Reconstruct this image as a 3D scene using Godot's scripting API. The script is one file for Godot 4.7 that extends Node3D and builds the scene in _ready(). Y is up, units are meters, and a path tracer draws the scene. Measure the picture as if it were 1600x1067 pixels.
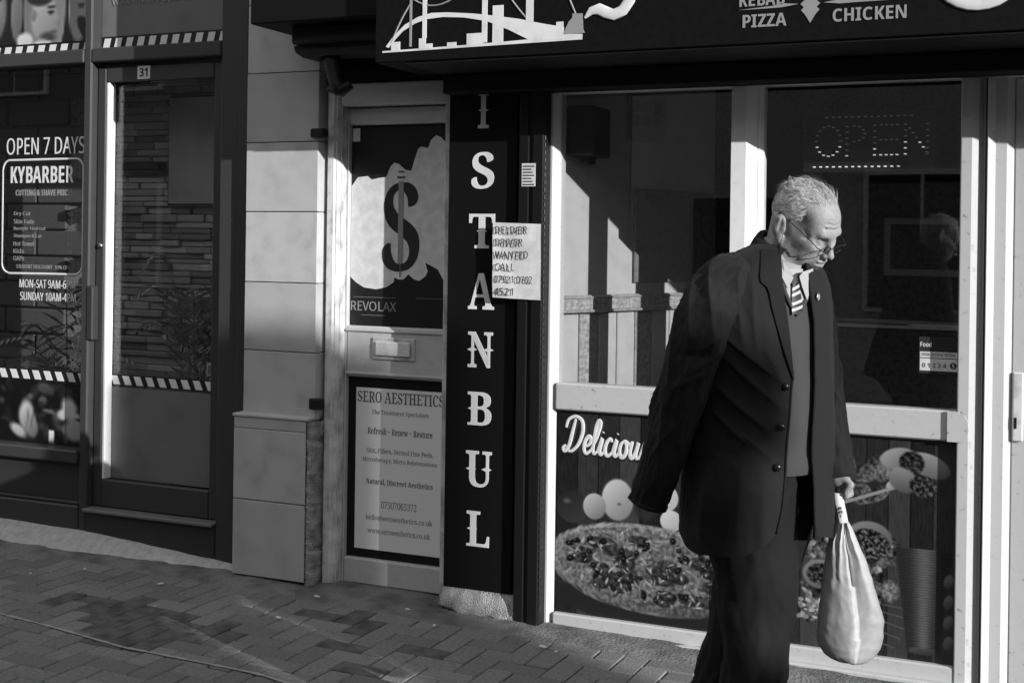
extends Node3D

var rng := RandomNumberGenerator.new()
var M := {}
var used := {}
var sans: SystemFont
var sans_bold: SystemFont
var serif: SystemFont
var serif_bold: SystemFont

func _ready() -> void:
	rng.seed = 4711
	# camera: eye height 1.55 m, 4.97 m off the shop fronts, turned 24 degrees along the street, lens shifted, slight roll
	var cam := Camera3D.new()
	cam.name = "camera"
	add_child(cam)
	var yaw := deg_to_rad(24.044)
	var fw := Vector3(-sin(yaw), 0, -cos(yaw))
	var rt := Vector3(cos(yaw), 0, -sin(yaw))
	var roll := 0.014
	var right := rt * cos(roll) + Vector3.UP * sin(roll)
	var up := Vector3.UP * cos(roll) - rt * sin(roll)
	cam.transform = Transform3D(Basis(right, up, -fw), Vector3(0, 1.55, 4.9705))
	cam.projection = Camera3D.PROJECTION_FRUSTUM
	cam.near = 0.05
	cam.far = 200.0
	cam.size = 0.05 * 1067.0 / 2030.0
	cam.frustum_offset = Vector2(0, -0.05 * 150.5 / 2030.0)
	cam.current = true
	# sky, sun, exposure
	var we := WorldEnvironment.new()
	we.name = "world_environment"
	var env := Environment.new()
	env.background_mode = Environment.BG_SKY
	var sky := Sky.new()
	var sm := ProceduralSkyMaterial.new()
	sm.sky_top_color = Color(0.50, 0.50, 0.50)
	sm.sky_horizon_color = Color(0.74, 0.74, 0.74)
	sm.sky_curve = 0.2
	sm.ground_bottom_color = Color(0.2, 0.2, 0.2)
	sm.ground_horizon_color = Color(0.5, 0.5, 0.5)
	sm.sun_angle_max = 1.0
	sky.sky_material = sm
	env.sky = sky
	env.background_energy_multiplier = 2.5
	env.tonemap_mode = Environment.TONE_MAPPER_LINEAR
	env.tonemap_exposure = 1.3
	env.sdfgi_enabled = true
	env.ssao_enabled = true
	env.ssil_enabled = true
	we.environment = env
	add_child(we)
	var sun := DirectionalLight3D.new()
	sun.name = "sun"
	sun.light_energy = 1.4
	sun.light_color = Color(1, 1, 1)
	sun.light_angular_distance = 0.35
	sun.shadow_enabled = true
	add_child(sun)
	sun.look_at_from_position(Vector3(24, 7, 10), Vector3.ZERO, Vector3.UP)
	fonts()
	materials()
	ground()
	street_opposite()
	rooms()
	barber_shop()
	pilaster()
	clinic_door()
	pillar_sign()
	takeaway()
	fascia()
	litter()
	man()

# ------------------------------------------------------------------ helpers
func fonts() -> void:
	sans = SystemFont.new()
	sans.font_names = PackedStringArray(["Droid Sans"])
	sans_bold = SystemFont.new()
	sans_bold.font_names = PackedStringArray(["Droid Sans"])
	sans_bold.font_weight = 700
	serif = SystemFont.new()
	serif.font_names = PackedStringArray(["Droid Serif"])
	serif_bold = SystemFont.new()
	serif_bold.font_names = PackedStringArray(["Droid Serif"])
	serif_bold.font_weight = 700

func lin(g: float) -> Color:
	return Color(g, g, g).linear_to_srgb()

func noise_tex(sd: int, freq: float, stops: Array, octaves := 4, kind := FastNoiseLite.TYPE_SIMPLEX_SMOOTH, size := 512, normal := 0.0) -> NoiseTexture2D:
	var n := FastNoiseLite.new()
	n.seed = sd
	n.frequency = freq
	n.noise_type = kind
	n.fractal_octaves = octaves
	var t := NoiseTexture2D.new()
	t.width = size
	t.height = size
	t.seamless = true
	t.noise = n
	if normal > 0.0:
		t.as_normal_map = true
		t.bump_strength = normal
	elif stops.size():
		var g := Gradient.new()
		g.offsets = PackedFloat32Array(range(stops.size()).map(func(i): return stops[i][0]))
		g.colors = PackedColorArray(stops.map(func(s): return Color(s[1], s[1], s[1])))
		t.color_ramp = g
	return t

func mat(called: String, g: float, rough: float, tex: Texture2D = null, scale := 1.0, bump: Texture2D = null, bump_cm := 0.0) -> StandardMaterial3D:
	var m := StandardMaterial3D.new()
	m.resource_name = called
	m.albedo_color = lin(g)
	m.roughness = rough
	m.metallic_specular = 0.4
	if tex or bump:
		m.uv1_triplanar = true
		m.uv1_world_triplanar = true
		m.uv1_scale = Vector3.ONE * scale
		m.albedo_texture = tex
	if bump:
		m.heightmap_enabled = true
		m.heightmap_texture = bump
		m.heightmap_scale = bump_cm
	M[called] = m
	return m

func materials() -> void:
	var worn := noise_tex(71, 0.03, [[0.0, 0.8], [0.4, 0.92], [0.7, 1.0], [1.0, 1.0]], 5)
	var blotch := noise_tex(3, 0.007, [[0.0, 0.87], [0.35, 0.95], [0.6, 0.98], [1.0, 1.0]], 6)
	var fine := noise_tex(7, 0.05, [[0.0, 0.7], [0.5, 0.92], [1.0, 1.0]], 4)
	var grime := noise_tex(11, 0.006, [[0.0, 0.66], [0.4, 0.88], [0.65, 1.0], [1.0, 1.0]], 6)
	var bumpy := noise_tex(5, 0.06, [], 4)
	var scuff := noise_tex(17, 0.02, [[0.0, 0.93], [0.3, 0.985], [0.7, 1.0], [1.0, 1.0]], 5)
	M["t_blotch"] = blotch
	M["t_fine"] = fine
	mat("stone", 0.50, 0.85, blotch, 1.3)
	mat("stone_b", 0.46, 0.85, blotch, 1.1)
	mat("stone_c", 0.53, 0.85, blotch, 1.7)
	mat("mortar", 0.42, 0.95, grime, 3.0, bumpy, 0.5)
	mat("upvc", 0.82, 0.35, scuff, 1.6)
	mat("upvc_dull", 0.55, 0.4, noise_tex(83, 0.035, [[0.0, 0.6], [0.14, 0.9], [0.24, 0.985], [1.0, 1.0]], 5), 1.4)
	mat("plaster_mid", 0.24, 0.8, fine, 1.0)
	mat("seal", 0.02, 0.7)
	mat("barber_paint", 0.048, 0.42, scuff, 2.0)
	mat("barber_panel", 0.035, 0.5, scuff, 2.0)
	mat("film_grey", 0.17, 0.5, blotch, 0.8)
	mat("print_white", 0.72, 0.6)
	mat("print_grey", 0.28, 0.6)
	mat("print_black", 0.015, 0.6)
	mat("band_black", 0.012, 0.5)
	mat("door_paint", 0.55, 0.5, scuff, 1.8)
	mat("frame_white", 0.7, 0.5, grime, 2.4)
	mat("plaster_rough", 0.5, 0.95, grime, 4.0, bumpy, 1.2)
	mat("sign_black", 0.006, 0.6, scuff, 2.0)
	mat("post_black", 0.009, 0.4, scuff, 3.0)
	mat("fascia_black", 0.006, 0.65, fine, 1.0)
	mat("soffit_black", 0.006, 0.7)
	mat("letter_white", 0.78, 0.5, blotch, 2.0)
	mat("letter_grey", 0.3, 0.5)
	mat("iron", 0.008, 0.55)
	mat("paper", 0.78, 0.8, noise_tex(23, 0.01, [[0, 0.88], [1, 1.0]], 3), 3.0)
	mat("paper_bright", 0.88, 0.7)
	mat("ink", 0.025, 0.7)
	mat("ink_soft", 0.12, 0.7)
	mat("concrete", 0.2, 0.95, grime, 1.6, bumpy, 0.5)
	mat("fillet", 0.5, 0.95, worn, 1.2)
	mat("joint_sand", 0.06, 1.0, grime, 4.0)
	for k in 6:
		mat("paver_%d" % k, [0.205, 0.225, 0.19, 0.21, 0.245, 0.18][k], 0.75, worn, 2.3 + 0.4 * k, bumpy, 0.2)
	mat("paver_dark", 0.125, 0.8, grime, 3.0, bumpy, 0.3)
	mat("asphalt", 0.05, 0.95, grime, 1.0)
	mat("kerb_stone", 0.25, 0.9, grime, 1.0)
	mat("line_pale", 0.34, 0.9, scuff, 5.0)
	mat("brick_far", 0.14, 0.9, fine, 0.8)
	mat("render_far", 0.4, 0.9, blotch, 0.5)
	mat("trim_far", 0.6, 0.6)
	mat("pane_far", 0.02, 0.05)
	mat("slate", 0.10, 0.85)
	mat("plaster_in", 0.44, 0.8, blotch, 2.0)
	mat("paint_grey", 0.2, 0.8, fine, 1.0)
	mat("floor_in", 0.05, 0.5, fine, 1.0)
	mat("wood_in", 0.5, 0.5, noise_tex(31, 0.02, [[0, 0.6], [1, 1]], 4), 4.0)
	mat("counter", 0.06, 0.3)
	mat("handle_grey", 0.3, 0.3)
	mat("steel", 0.5, 0.3)
	M["steel"].metallic = 1.0
	mat("slate_strip_0", 0.55, 0.75, fine, 6.0, bumpy, 0.5)
	mat("slate_strip_1", 0.42, 0.75, fine, 5.0, bumpy, 0.5)
	mat("slate_strip_2", 0.72, 0.75, fine, 7.0, bumpy, 0.5)
	mat("slate_strip_3", 0.28, 0.75, fine, 6.0, bumpy, 0.5)
	mat("glazed_brick", 0.11, 0.7, fine, 4.0)
	mat("picture_print", 0.3, 0.5, blotch, 1.0)
	mat("leaf", 0.07, 0.5)
	for k in ["sign_black", "fascia_black"]: M[k].metallic_specular = 0.25
	var gl := StandardMaterial3D.new()
	gl.resource_name = "glass"
	gl.transparency = BaseMaterial3D.TRANSPARENCY_ALPHA
	gl.albedo_color = Color(0.05, 0.05, 0.05, 0.015)
	gl.roughness = 0.0
	gl.metallic_specular = 0.7
	M["glass"] = gl
	var led := mat("led_lit", 0.8, 0.5)
	led.emission_enabled = true
	led.emission = Color(1, 1, 1)
	led.emission_energy_multiplier = 0.35
	var led2 := mat("led_faint_glow", 0.16, 0.4)
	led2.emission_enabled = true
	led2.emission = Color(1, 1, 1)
	led2.emission_energy_multiplier = 0.02  # slight glow put in so the unlit dots show

func tag(o: Node3D, label := "", category := "", group := "", kind := "") -> Node3D:
	if label: o.set_meta("label", label)
	if category: o.set_meta("category", category)
	if group: o.set_meta("group", group)
	if kind: o.set_meta("kind", kind)
	return o

func numbered(called: String) -> String:
	var n: int = used.get(called, 0)
	used[called] = n + 1
	return called if n == 0 else "%s_%03d" % [called, n]

func thing(called: String, label: String, category: String, at := Vector3.ZERO, group := "") -> Node3D:
	var o := Node3D.new()
	o.name = numbered(called)
	o.position = at
	add_child(o)
	return tag(o, label, category, group)

func obj(mesh: Mesh, called: String, m: Material, parent: Node3D = null, at := Vector3.ZERO) -> MeshInstance3D:
	var o := MeshInstance3D.new()
	o.mesh = mesh
	o.material_override = m
	o.position = at
	if parent == null:
		o.name = numbered(called)
		add_child(o)
	else:
		o.name = called
		parent.add_child(o, true)
	return o

# triangles given counter-clockwise seen from outside
func soup(tris: PackedVector3Array, uvs := PackedVector2Array()) -> ArrayMesh:
	var v := PackedVector3Array()
	var n := PackedVector3Array()
	var t := PackedVector2Array()
	for i in range(0, tris.size(), 3):
		var a := tris[i]
		var b := tris[i + 1]
		var c := tris[i + 2]
		var nn := (b - a).cross(c - a).normalized()
		v.append_array([a, c, b])
		n.append_array([nn, nn, nn])
		if uvs.size():
			t.append_array([uvs[i], uvs[i + 2], uvs[i + 1]])
	var arr := []
	arr.resize(Mesh.ARRAY_MAX)
	arr[Mesh.ARRAY_VERTEX] = v
	arr[Mesh.ARRAY_NORMAL] = n
	if uvs.size():
		arr[Mesh.ARRAY_TEX_UV] = t
	var am := ArrayMesh.new()
	am.add_surface_from_arrays(Mesh.PRIMITIVE_TRIANGLES, arr)
	return am

func indexed(v: PackedVector3Array, idx: PackedInt32Array, uvs := PackedVector2Array(), cols := PackedColorArray()) -> ArrayMesh:
	var n := PackedVector3Array()
	n.resize(v.size())
	var out := PackedInt32Array()
	for i in range(0, idx.size(), 3):
		var a := idx[i]
		var b := idx[i + 1]
		var c := idx[i + 2]
		var nn := (v[b] - v[a]).cross(v[c] - v[a])
		n[a] += nn
		n[b] += nn
		n[c] += nn
		out.append_array([a, c, b])
	for i in n.size():
		n[i] = n[i].normalized() if n[i].length_squared() > 1e-20 else Vector3.UP
	var arr := []
	arr.resize(Mesh.ARRAY_MAX)
	arr[Mesh.ARRAY_VERTEX] = v
	arr[Mesh.ARRAY_NORMAL] = n
	arr[Mesh.ARRAY_INDEX] = out
	if uvs.size(): arr[Mesh.ARRAY_TEX_UV] = uvs
	if cols.size(): arr[Mesh.ARRAY_COLOR] = cols
	var am := ArrayMesh.new()
	am.add_surface_from_arrays(Mesh.PRIMITIVE_TRIANGLES, arr)
	return am

var box_cache := {}
func bevel_box(s: Vector3, b := 0.003) -> ArrayMesh:
	var key := [s, b]
	if box_cache.has(key):
		return box_cache[key]
	var h := s * 0.5
	b = minf(b, minf(h.x, minf(h.y, h.z)) * 0.8)
	var t := PackedVector3Array()
	var P := {}
	for sx in [-1, 1]:
		for sy in [-1, 1]:
			for sz in [-1, 1]:
				P[[sx, sy, sz, 0]] = Vector3(sx * h.x, sy * (h.y - b), sz * (h.z - b))
				P[[sx, sy, sz, 1]] = Vector3(sx * (h.x - b), sy * h.y, sz * (h.z - b))
				P[[sx, sy, sz, 2]] = Vector3(sx * (h.x - b), sy * (h.y - b), sz * h.z)
	var quads := []
	for s1 in [-1, 1]:
		quads.append([P[[s1, -1, -1, 0]], P[[s1, 1, -1, 0]], P[[s1, 1, 1, 0]], P[[s1, -1, 1, 0]]])
		quads.append([P[[-1, s1, -1, 1]], P[[1, s1, -1, 1]], P[[1, s1, 1, 1]], P[[-1, s1, 1, 1]]])
		quads.append([P[[-1, -1, s1, 2]], P[[1, -1, s1, 2]], P[[1, 1, s1, 2]], P[[-1, 1, s1, 2]]])
		for s2 in [-1, 1]:
			quads.append([P[[s1, s2, -1, 0]], P[[s1, s2, 1, 0]], P[[s1, s2, 1, 1]], P[[s1, s2, -1, 1]]])
			quads.append([P[[s1, -1, s2, 0]], P[[s1, 1, s2, 0]], P[[s1, 1, s2, 2]], P[[s1, -1, s2, 2]]])
			quads.append([P[[-1, s1, s2, 1]], P[[1, s1, s2, 1]], P[[1, s1, s2, 2]], P[[-1, s1, s2, 2]]])
	for q in quads:
		t.append_array([q[0], q[1], q[2], q[0], q[2], q[3]])
	for sx in [-1, 1]:
		for sy in [-1, 1]:
			for sz in [-1, 1]:
				t.append_array([P[[sx, sy, sz, 0]], P[[sx, sy, sz, 1]], P[[sx, sy, sz, 2]]])
	for i in range(0, t.size(), 3):
		var nn := (t[i + 1] - t[i]).cross(t[i + 2] - t[i])
		if nn.dot(t[i] + t[i + 1] + t[i + 2]) < 0:
			var k := t[i + 1]
			t[i + 1] = t[i + 2]
			t[i + 2] = k
	box_cache[key] = soup(t)
	return box_cache[key]

func box(parent: Node3D, called: String, m: Material, x0: float, x1: float, y0: float, y1: float, z0: float, z1: float, b := 0.003) -> MeshInstance3D:
	var s := Vector3(x1 - x0, y1 - y0, z1 - z0)
	var c := Vector3(x0 + x1, y0 + y1, z0 + z1) * 0.5
	var at := c
	if parent:
		at = c - parent_at(parent)
	return obj(bevel_box(s, b), called, m, parent, at)

func parent_at(p: Node3D) -> Vector3:
	var at := Vector3.ZERO
	var q: Node = p
	while q != self and q is Node3D:
		at += q.position
		q = q.get_parent()
	return at

# polygon extruded: axis z (u,v)=(x,y); axis y (u,v)=(x,z); axis x (u,v)=(z,y)
func prism(poly: PackedVector2Array, a: float, b: float, axis := "z") -> ArrayMesh:
	var area := 0.0
	for i in poly.size():
		area += poly[i].cross(poly[(i + 1) % poly.size()])
	if area < 0:
		poly = poly.duplicate()
		poly.reverse()
	var tr := PackedVector3Array()
	var cap := Geometry2D.triangulate_polygon(poly)
	for i in range(0, cap.size(), 3):
		var p := poly[cap[i]]
		var q := poly[cap[i + 1]]
		var r := poly[cap[i + 2]]
		if (q - p).cross(r - p) < 0:
			var k := q
			q = r
			r = k
		tr.append_array([Vector3(p.x, p.y, b), Vector3(q.x, q.y, b), Vector3(r.x, r.y, b)])
		tr.append_array([Vector3(p.x, p.y, a), Vector3(r.x, r.y, a), Vector3(q.x, q.y, a)])
	for i in poly.size():
		var p := poly[i]
		var q := poly[(i + 1) % poly.size()]
		tr.append_array([Vector3(p.x, p.y, a), Vector3(q.x, q.y, a), Vector3(q.x, q.y, b), Vector3(p.x, p.y, a), Vector3(q.x, q.y, b), Vector3(p.x, p.y, b)])
	if axis != "z":
		for i in range(0, tr.size(), 3):
			var v := [tr[i], tr[i + 1], tr[i + 2]]
			for k in 3:
				var w: Vector3 = v[k]
				v[k] = Vector3(w.x, w.z, w.y) if axis == "y" else Vector3(w.z, w.y, w.x)
			tr[i] = v[0]
			tr[i + 1] = v[2]
			tr[i + 2] = v[1]
	return soup(tr)

func pv(a: Array) -> PackedVector2Array:
	var p := PackedVector2Array()
	for i in range(0, a.size(), 2):
		p.append(Vector2(a[i], a[i + 1]))
	return p

# rings of equal length; closed joins last to first; flip turns the outside round
func loft(rings: Array, closed := true, flip := false, caps := false) -> ArrayMesh:
	var n: int = rings[0].size()
	var v := PackedVector3Array()
	var uv := PackedVector2Array()
	var idx := PackedInt32Array()
	for r in rings.size():
		for k in n:
			v.append(rings[r][k])
			uv.append(Vector2(float(k) / n, float(r) / maxf(1, rings.size() - 1)))
	var last := n if closed else n - 1
	for r in rings.size() - 1:
		for k in last:
			var a: int = r * n + k
			var b: int = r * n + (k + 1) % n
			var c: int = a + n
			var d: int = b + n
			if flip:
				idx.append_array([a, c, b, b, c, d])
			else:
				idx.append_array([a, b, c, b, d, c])
	if caps:
		for e in [0, rings.size() - 1]:
			var mid := Vector3.ZERO
			for k in n: mid += rings[e][k]
			v.append(mid / n)
			uv.append(Vector2.ZERO)
			var m := v.size() - 1
			for k in n:
				var a: int = e * n + k
				var b: int = e * n + (k + 1) % n
				if (e == 0) != flip:
					idx.append_array([m, b, a])
				else:
					idx.append_array([m, a, b])
	return indexed(v, idx, uv)

func tube(pts: PackedVector3Array, radii: Array, sides := 8, caps := true, squash := Vector2.ONE, ref := Vector3.UP) -> ArrayMesh:
	var rings := []
	for i in pts.size():
		var t := (pts[mini(i + 1, pts.size() - 1)] - pts[maxi(i - 1, 0)]).normalized()
		var u := ref.cross(t)
		if u.length() < 0.05: u = Vector3.RIGHT.cross(t)
		u = u.normalized()
		var w := t.cross(u)
		var r: float = radii[mini(i, radii.size() - 1)]
		var ring := PackedVector3Array()
		for k in sides:
			var a := TAU * k / sides
			ring.append(pts[i] + (u * cos(a) * squash.x + w * sin(a) * squash.y) * r)
		rings.append(ring)
	return loft(rings, true, false, caps)

func txt(parent: Node3D, called: String, s: String, f: Font, cx: float, cy: float, z: float, w: float, h: float, m: Material, depth := 0.0015, slant := 0.0) -> MeshInstance3D:
	var t := TextMesh.new()
	t.text = s
	t.font = f
	t.font_size = 40
	t.pixel_size = 0.01
	t.depth = 0.05
	t.curve_step = 1.5
	var bb := t.get_aabb()
	var o := obj(t, called, m, parent)
	var sx := w / maxf(bb.size.x, 0.001)
	var sy := h / maxf(bb.size.y, 0.001)
	var bas := Basis(Vector3(sx, 0, 0), Vector3(slant * sy, sy, 0), Vector3(0, 0, depth / 0.05))
	var mid := bas * (bb.position + bb.size * 0.5)
	o.transform = Transform3D(bas, Vector3(cx, cy, z + depth * 0.5) - mid - (parent_at(parent) if parent else Vector3.ZERO))
	return o

func sheet(called: String, tex: Texture2D, x0: float, x1: float, y0: float, y1: float, z: float, rough := 0.4, thick := 0.003) -> MeshInstance3D:
	var t := PackedVector3Array([Vector3(x0, y0, z), Vector3(x1, y0, z), Vector3(x1, y1, z), Vector3(x0, y0, z), Vector3(x1, y1, z), Vector3(x0, y1, z)])
	var uv := PackedVector2Array([Vector2(0, 1), Vector2(1, 1), Vector2(1, 0), Vector2(0, 1), Vector2(1, 0), Vector2(0, 0)])
	var q := [Vector3(x0, y0, z - thick), Vector3(x1, y0, z - thick), Vector3(x1, y1, z - thick), Vector3(x0, y1, z - thick)]
	var p := [t[0], t[1], t[2], t[5]]
	t.append_array([q[1], q[0], q[3], q[1], q[3], q[2]])
	for k in 4:
		var l := (k + 1) % 4
		t.append_array([q[k], q[l], p[l], q[k], p[l], p[k]])
	while uv.size() < t.size(): uv.append(Vector2(0.02, 0.02))
	var m := StandardMaterial3D.new()
	m.albedo_texture = tex
	m.roughness = rough
	m.texture_repeat = false
	return obj(soup(t, uv), called, m)

# ------------------------------------------------------------------ painting prints
var noise2 := FastNoiseLite.new()
func canvas(w: int, h: int, g: float) -> Image:
	var im := Image.create(w, h, false, Image.FORMAT_L8)
	im.fill(Color(g, g, g))
	return im

func dab(im: Image, cx: float, cy: float, rx: float, ry: float, g: float, g2 := -1.0, soft := 0.15, rot := 0.0, grain := 0.0) -> void:
	if g2 < 0: g2 = g
	var R := maxf(rx, ry) * 1.05 + 1
	var c := cos(rot)
	var s := sin(rot)
	for y in range(maxi(0, int(cy - R)), mini(im.get_height(), int(cy + R) + 1)):
		for x in range(maxi(0, int(cx - R)), mini(im.get_width(), int(cx + R) + 1)):
			var dx := x - cx
			var dy := y - cy
			var u := (dx * c + dy * s) / rx
			var v := (-dx * s + dy * c) / ry
			var d := sqrt(u * u + v * v)
			if d < 1.0:
				var k := clampf((1.0 - d) / soft, 0.0, 1.0)
				var val := lerpf(g, g2, clampf(0.5 + 0.5 * (u * 0.6 + v * 0.8), 0, 1))
				if grain > 0: val += grain * noise2.get_noise_2d(x * 1.6, y * 1.6)
				var o := im.get_pixel(x, y).r
				var r := lerpf(o, val, k)
				im.set_pixel(x, y, Color(r, r, r))

func tex_of(im: Image) -> ImageTexture:
	return ImageTexture.create_from_image(im)

func bars(im: Image, pts: Array, wid: float, g: float) -> void:
	for i in range(pts.size() - 1):
		var a: Vector2 = pts[i]
		var b: Vector2 = pts[i + 1]
		var n := int(a.distance_to(b) / (wid * 0.4)) + 1
		for k in n + 1:
			var p := a.lerp(b, float(k) / n)
			dab(im, p.x, p.y, wid, wid, g, g, 0.4)
# ------------------------------------------------------------------ ground
const SLOPE := 0.02
func gy(x: float) -> float:
	return -0.03 - SLOPE * (x + 1.34)

func ground() -> void:
	# pavement slab that falls gently along the street, and everything laid in it
	var pave := Node3D.new()
	pave.name = "pavement"
	tag(pave, "", "", "", "structure")
	pave.position = Vector3(-1.34, -0.03, 0)
	pave.rotation.z = -SLOPE
	add_child(pave)
	obj(bevel_box(Vector3(60, 0.3, 3.6), 0.02), "slab", M.joint_sand, pave, Vector3(0, -0.162, 0.85))
	obj(bevel_box(Vector3(60, 0.14, 0.125), 0.015), "kerb", M.kerb_stone, pave, Vector3(0, -0.068, 2.715))
	# smooth strip of old concrete against the shop fronts
	var v := PackedVector3Array()
	var idx := PackedInt32Array()
	var nx := 260
	var nn := FastNoiseLite.new()
	nn.seed = 5
	nn.frequency = 3.0
	for i in nx + 1:
		var x := -5.0 + 8.0 * i / nx
		var edge := 0.215 + 0.03 * nn.get_noise_1d(x * 1.2) + 0.012 * nn.get_noise_1d(x * 7.0)
		var ledge := 0.03
		for j in 9:
			var z := -0.25 + (edge + 0.25) * j / 8.0
			var y := 0.006 + 0.008 * nn.get_noise_2d(x * 1.6, z * 3.0)
			if j == 8: y = -0.004
			v.append(Vector3(x, y + (0.004 if j < 8 else 0.0), z))
	for i in nx:
		for j in 8:
			var a := i * 9 + j
			idx.append_array([a, a + 1, a + 9, a + 1, a + 10, a + 9])
	obj(indexed(v, idx), "concrete_strip", M.concrete, pave)
	# herringbone pavers
	var L := 0.2
	var W := 0.1
	var gap := 0.005
	var meshes := []
	for k in 3:
		meshes.append(bevel_box(Vector3(L - gap - 0.0008 * k, 0.05, W - gap - 0.0006 * k), 0.0045))
	var far := []
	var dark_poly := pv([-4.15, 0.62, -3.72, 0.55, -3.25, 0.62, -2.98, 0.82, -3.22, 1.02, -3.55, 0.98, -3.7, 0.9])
	var spots := []
	for a in range(-90, 60):
		for q in range(-40, 40):
			var ox := a + 2 * q
			var oz := a - 2 * q
			for t in 2:
				var cx := (ox + 1.0) * W if t == 0 else (ox + 0.5) * W
				var cz := (oz + 0.5) * W if t == 0 else (oz + 2.0) * W
				var wx := cx - 1.34 + 0.02
				if cz < 0.12 or cz > 2.62 or wx < -6.5 or wx > 2.0: continue
				spots.append([t, cx + 0.02, cz, wx])
	for s in spots:
		var wx: float = s[3]
		var z: float = s[2]
		# in the photographed part of the pavement
		var lim := 1.62 + (wx + 3.45) * -0.49
		var seen: bool = wx > -5.1 + 0.0 and z < lim + 0.12 and wx < -1.0 and z > -0.2 - (wx + 5.0) * 0.0 and wx > -5.1 + z * 0.93
		var tilt := Basis.from_euler(Vector3(rng.randf_range(-0.012, 0.012), rng.randf_range(-0.012, 0.012) + (PI / 2 if s[0] == 1 else 0.0), rng.randf_range(-0.012, 0.012)))
		var at := Vector3(s[1] + rng.randf_range(-0.001, 0.001), -0.025 + rng.randf_range(-0.002, 0.0015), z)
		if seen:
			var mk := "paver_%d" % rng.randi_range(0, 5)
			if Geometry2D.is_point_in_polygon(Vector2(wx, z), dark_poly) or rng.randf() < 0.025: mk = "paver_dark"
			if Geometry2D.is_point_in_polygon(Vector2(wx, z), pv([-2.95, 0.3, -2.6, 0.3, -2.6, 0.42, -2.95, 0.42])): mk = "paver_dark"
			var o := obj(meshes[rng.randi_range(0, 2)], "paver", M[mk], pave)
			o.transform = Transform3D(tilt, at)
		else:
			far.append(Transform3D(tilt, at))
	var mm := MultiMesh.new()
	mm.transform_format = MultiMesh.TRANSFORM_3D
	mm.mesh = meshes[0]
	mm.instance_count = far.size()
	for i in far.size(): mm.set_instance_transform(i, far[i])
	var mi := MultiMeshInstance3D.new()
	mi.multimesh = mm
	mi.material_override = M.paver_0
	mi.name = "paver_field"
	tag(mi, "", "", "", "stuff")
	pave.add_child(mi)
	# thin pale line worn into the bricks
	var p := [Vector2(-4.6, 0.93), Vector2(-4.01, 1.0), Vector2(-3.7, 1.03), Vector2(-3.32, 1.085), Vector2(-3.0, 1.08), Vector2(-2.72, 1.08), Vector2(-2.5, 1.12), Vector2(-2.3, 1.17), Vector2(-2.05, 1.22)]
	var c := Curve2D.new()
	for q in p: c.add_point(q)
	var lv := PackedVector3Array()
	var li := PackedInt32Array()
	var n := 150
	for i in n + 1:
		var q := c.sample_baked(c.get_baked_length() * i / n)
		var w := 0.0075 + 0.006 * nn.get_noise_1d(i * 0.11) + 0.003 * nn.get_noise_1d(i * 0.9)
		if i > n * 0.86: w *= 0.55
		w = maxf(w, 0.0015)
		lv.append(Vector3(q.x + 1.34, 0.0045, q.y - w))
		lv.append(Vector3(q.x + 1.34, 0.0045, q.y + w))
		if i < n:
			var a := i * 2
			li.append_array([a, a + 1, a + 2, a + 1, a + 3, a + 2])
	obj(indexed(lv, li), "pale_line", M.line_pale, pave)
	# cement fillet running up to the barber's front
	var fv := PackedVector3Array()
	var fi := PackedInt32Array()
	var m := 130
	for i in m + 1:
		var f := float(i) / m
		var x := -5.9 + 2.62 * f
		var k := smoothstep(0.0, 0.55, 1.0 - f)
		var reach := 0.015 + 0.13 * k + 0.012 * nn.get_noise_1d(x * 0.7 + 9.0) * (0.4 + k)
		var top := 0.02 + 0.055 * k + 0.004 * nn.get_noise_1d(x * 1.0)
		for j in 7:
			var g := j / 6.0
			var z := -0.06 + (reach + 0.06) * g
			var y := top * (1.0 - g) * (1.0 + 0.25 * sin(PI * g)) - 0.008 * g + 0.003 * nn.get_noise_2d(x * 2.0, z * 6.0)
			fv.append(Vector3(x, gy(x) + y, z))
	for i in m:
		for j in 6:
			var a := i * 7 + j
			fi.append_array([a, a + 1, a + 7, a + 1, a + 8, a + 7])
	var fo := obj(indexed(fv, fi), "cement_fillet", M.fillet)
	tag(fo, "", "", "", "structure")
	var road := obj(bevel_box(Vector3(120, 0.3, 60), 0.02), "road", M.asphalt, null, Vector3(0, -0.30, 32.7))
	tag(road, "", "", "", "structure")
	var land := obj(bevel_box(Vector3(160, 0.3, 100), 0.02), "ground", M.asphalt, null, Vector3(0, -0.62, 0))
	tag(land, "", "", "", "structure")

func litter() -> void:
	var spots := [[-3.02, 0.50, 0.03, 0.4], [-2.42, 0.27, 0.026, 1.0], [-1.93, 0.30, 0.04, 0.2], [-4.2, 0.32, 0.022, 0.7], [-3.55, 0.62, 0.016, 1.9], [-4.35, 0.5, 0.016, 0.1], [-3.05, 0.16, 0.04, 0.3], [-3.75, 0.34, 0.03, 2.2], [-2.62, 0.13, 0.03, 0.2], [-1.86, 0.33, 0.02, 2.0]]
	for s in spots:
		var w: float = s[2]
		var sh := PackedVector2Array()
		for k in 6:
			var a := TAU * k / 6.0
			sh.append(Vector2(cos(a), sin(a) * 0.5).rotated(s[3]) * w * rng.randf_range(0.35, 0.6))
		var o := obj(prism(sh, 0.0, 0.0025, "y"), "paper_scrap", M.paper)
		o.position = Vector3(s[0], gy(s[0]) + 0.010, s[1])
		o.rotation = Vector3(0.03, 0, -0.05)
		tag(o, "small pale scrap of litter lying on the pavement", "litter", "scraps of litter on the pavement")

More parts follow.
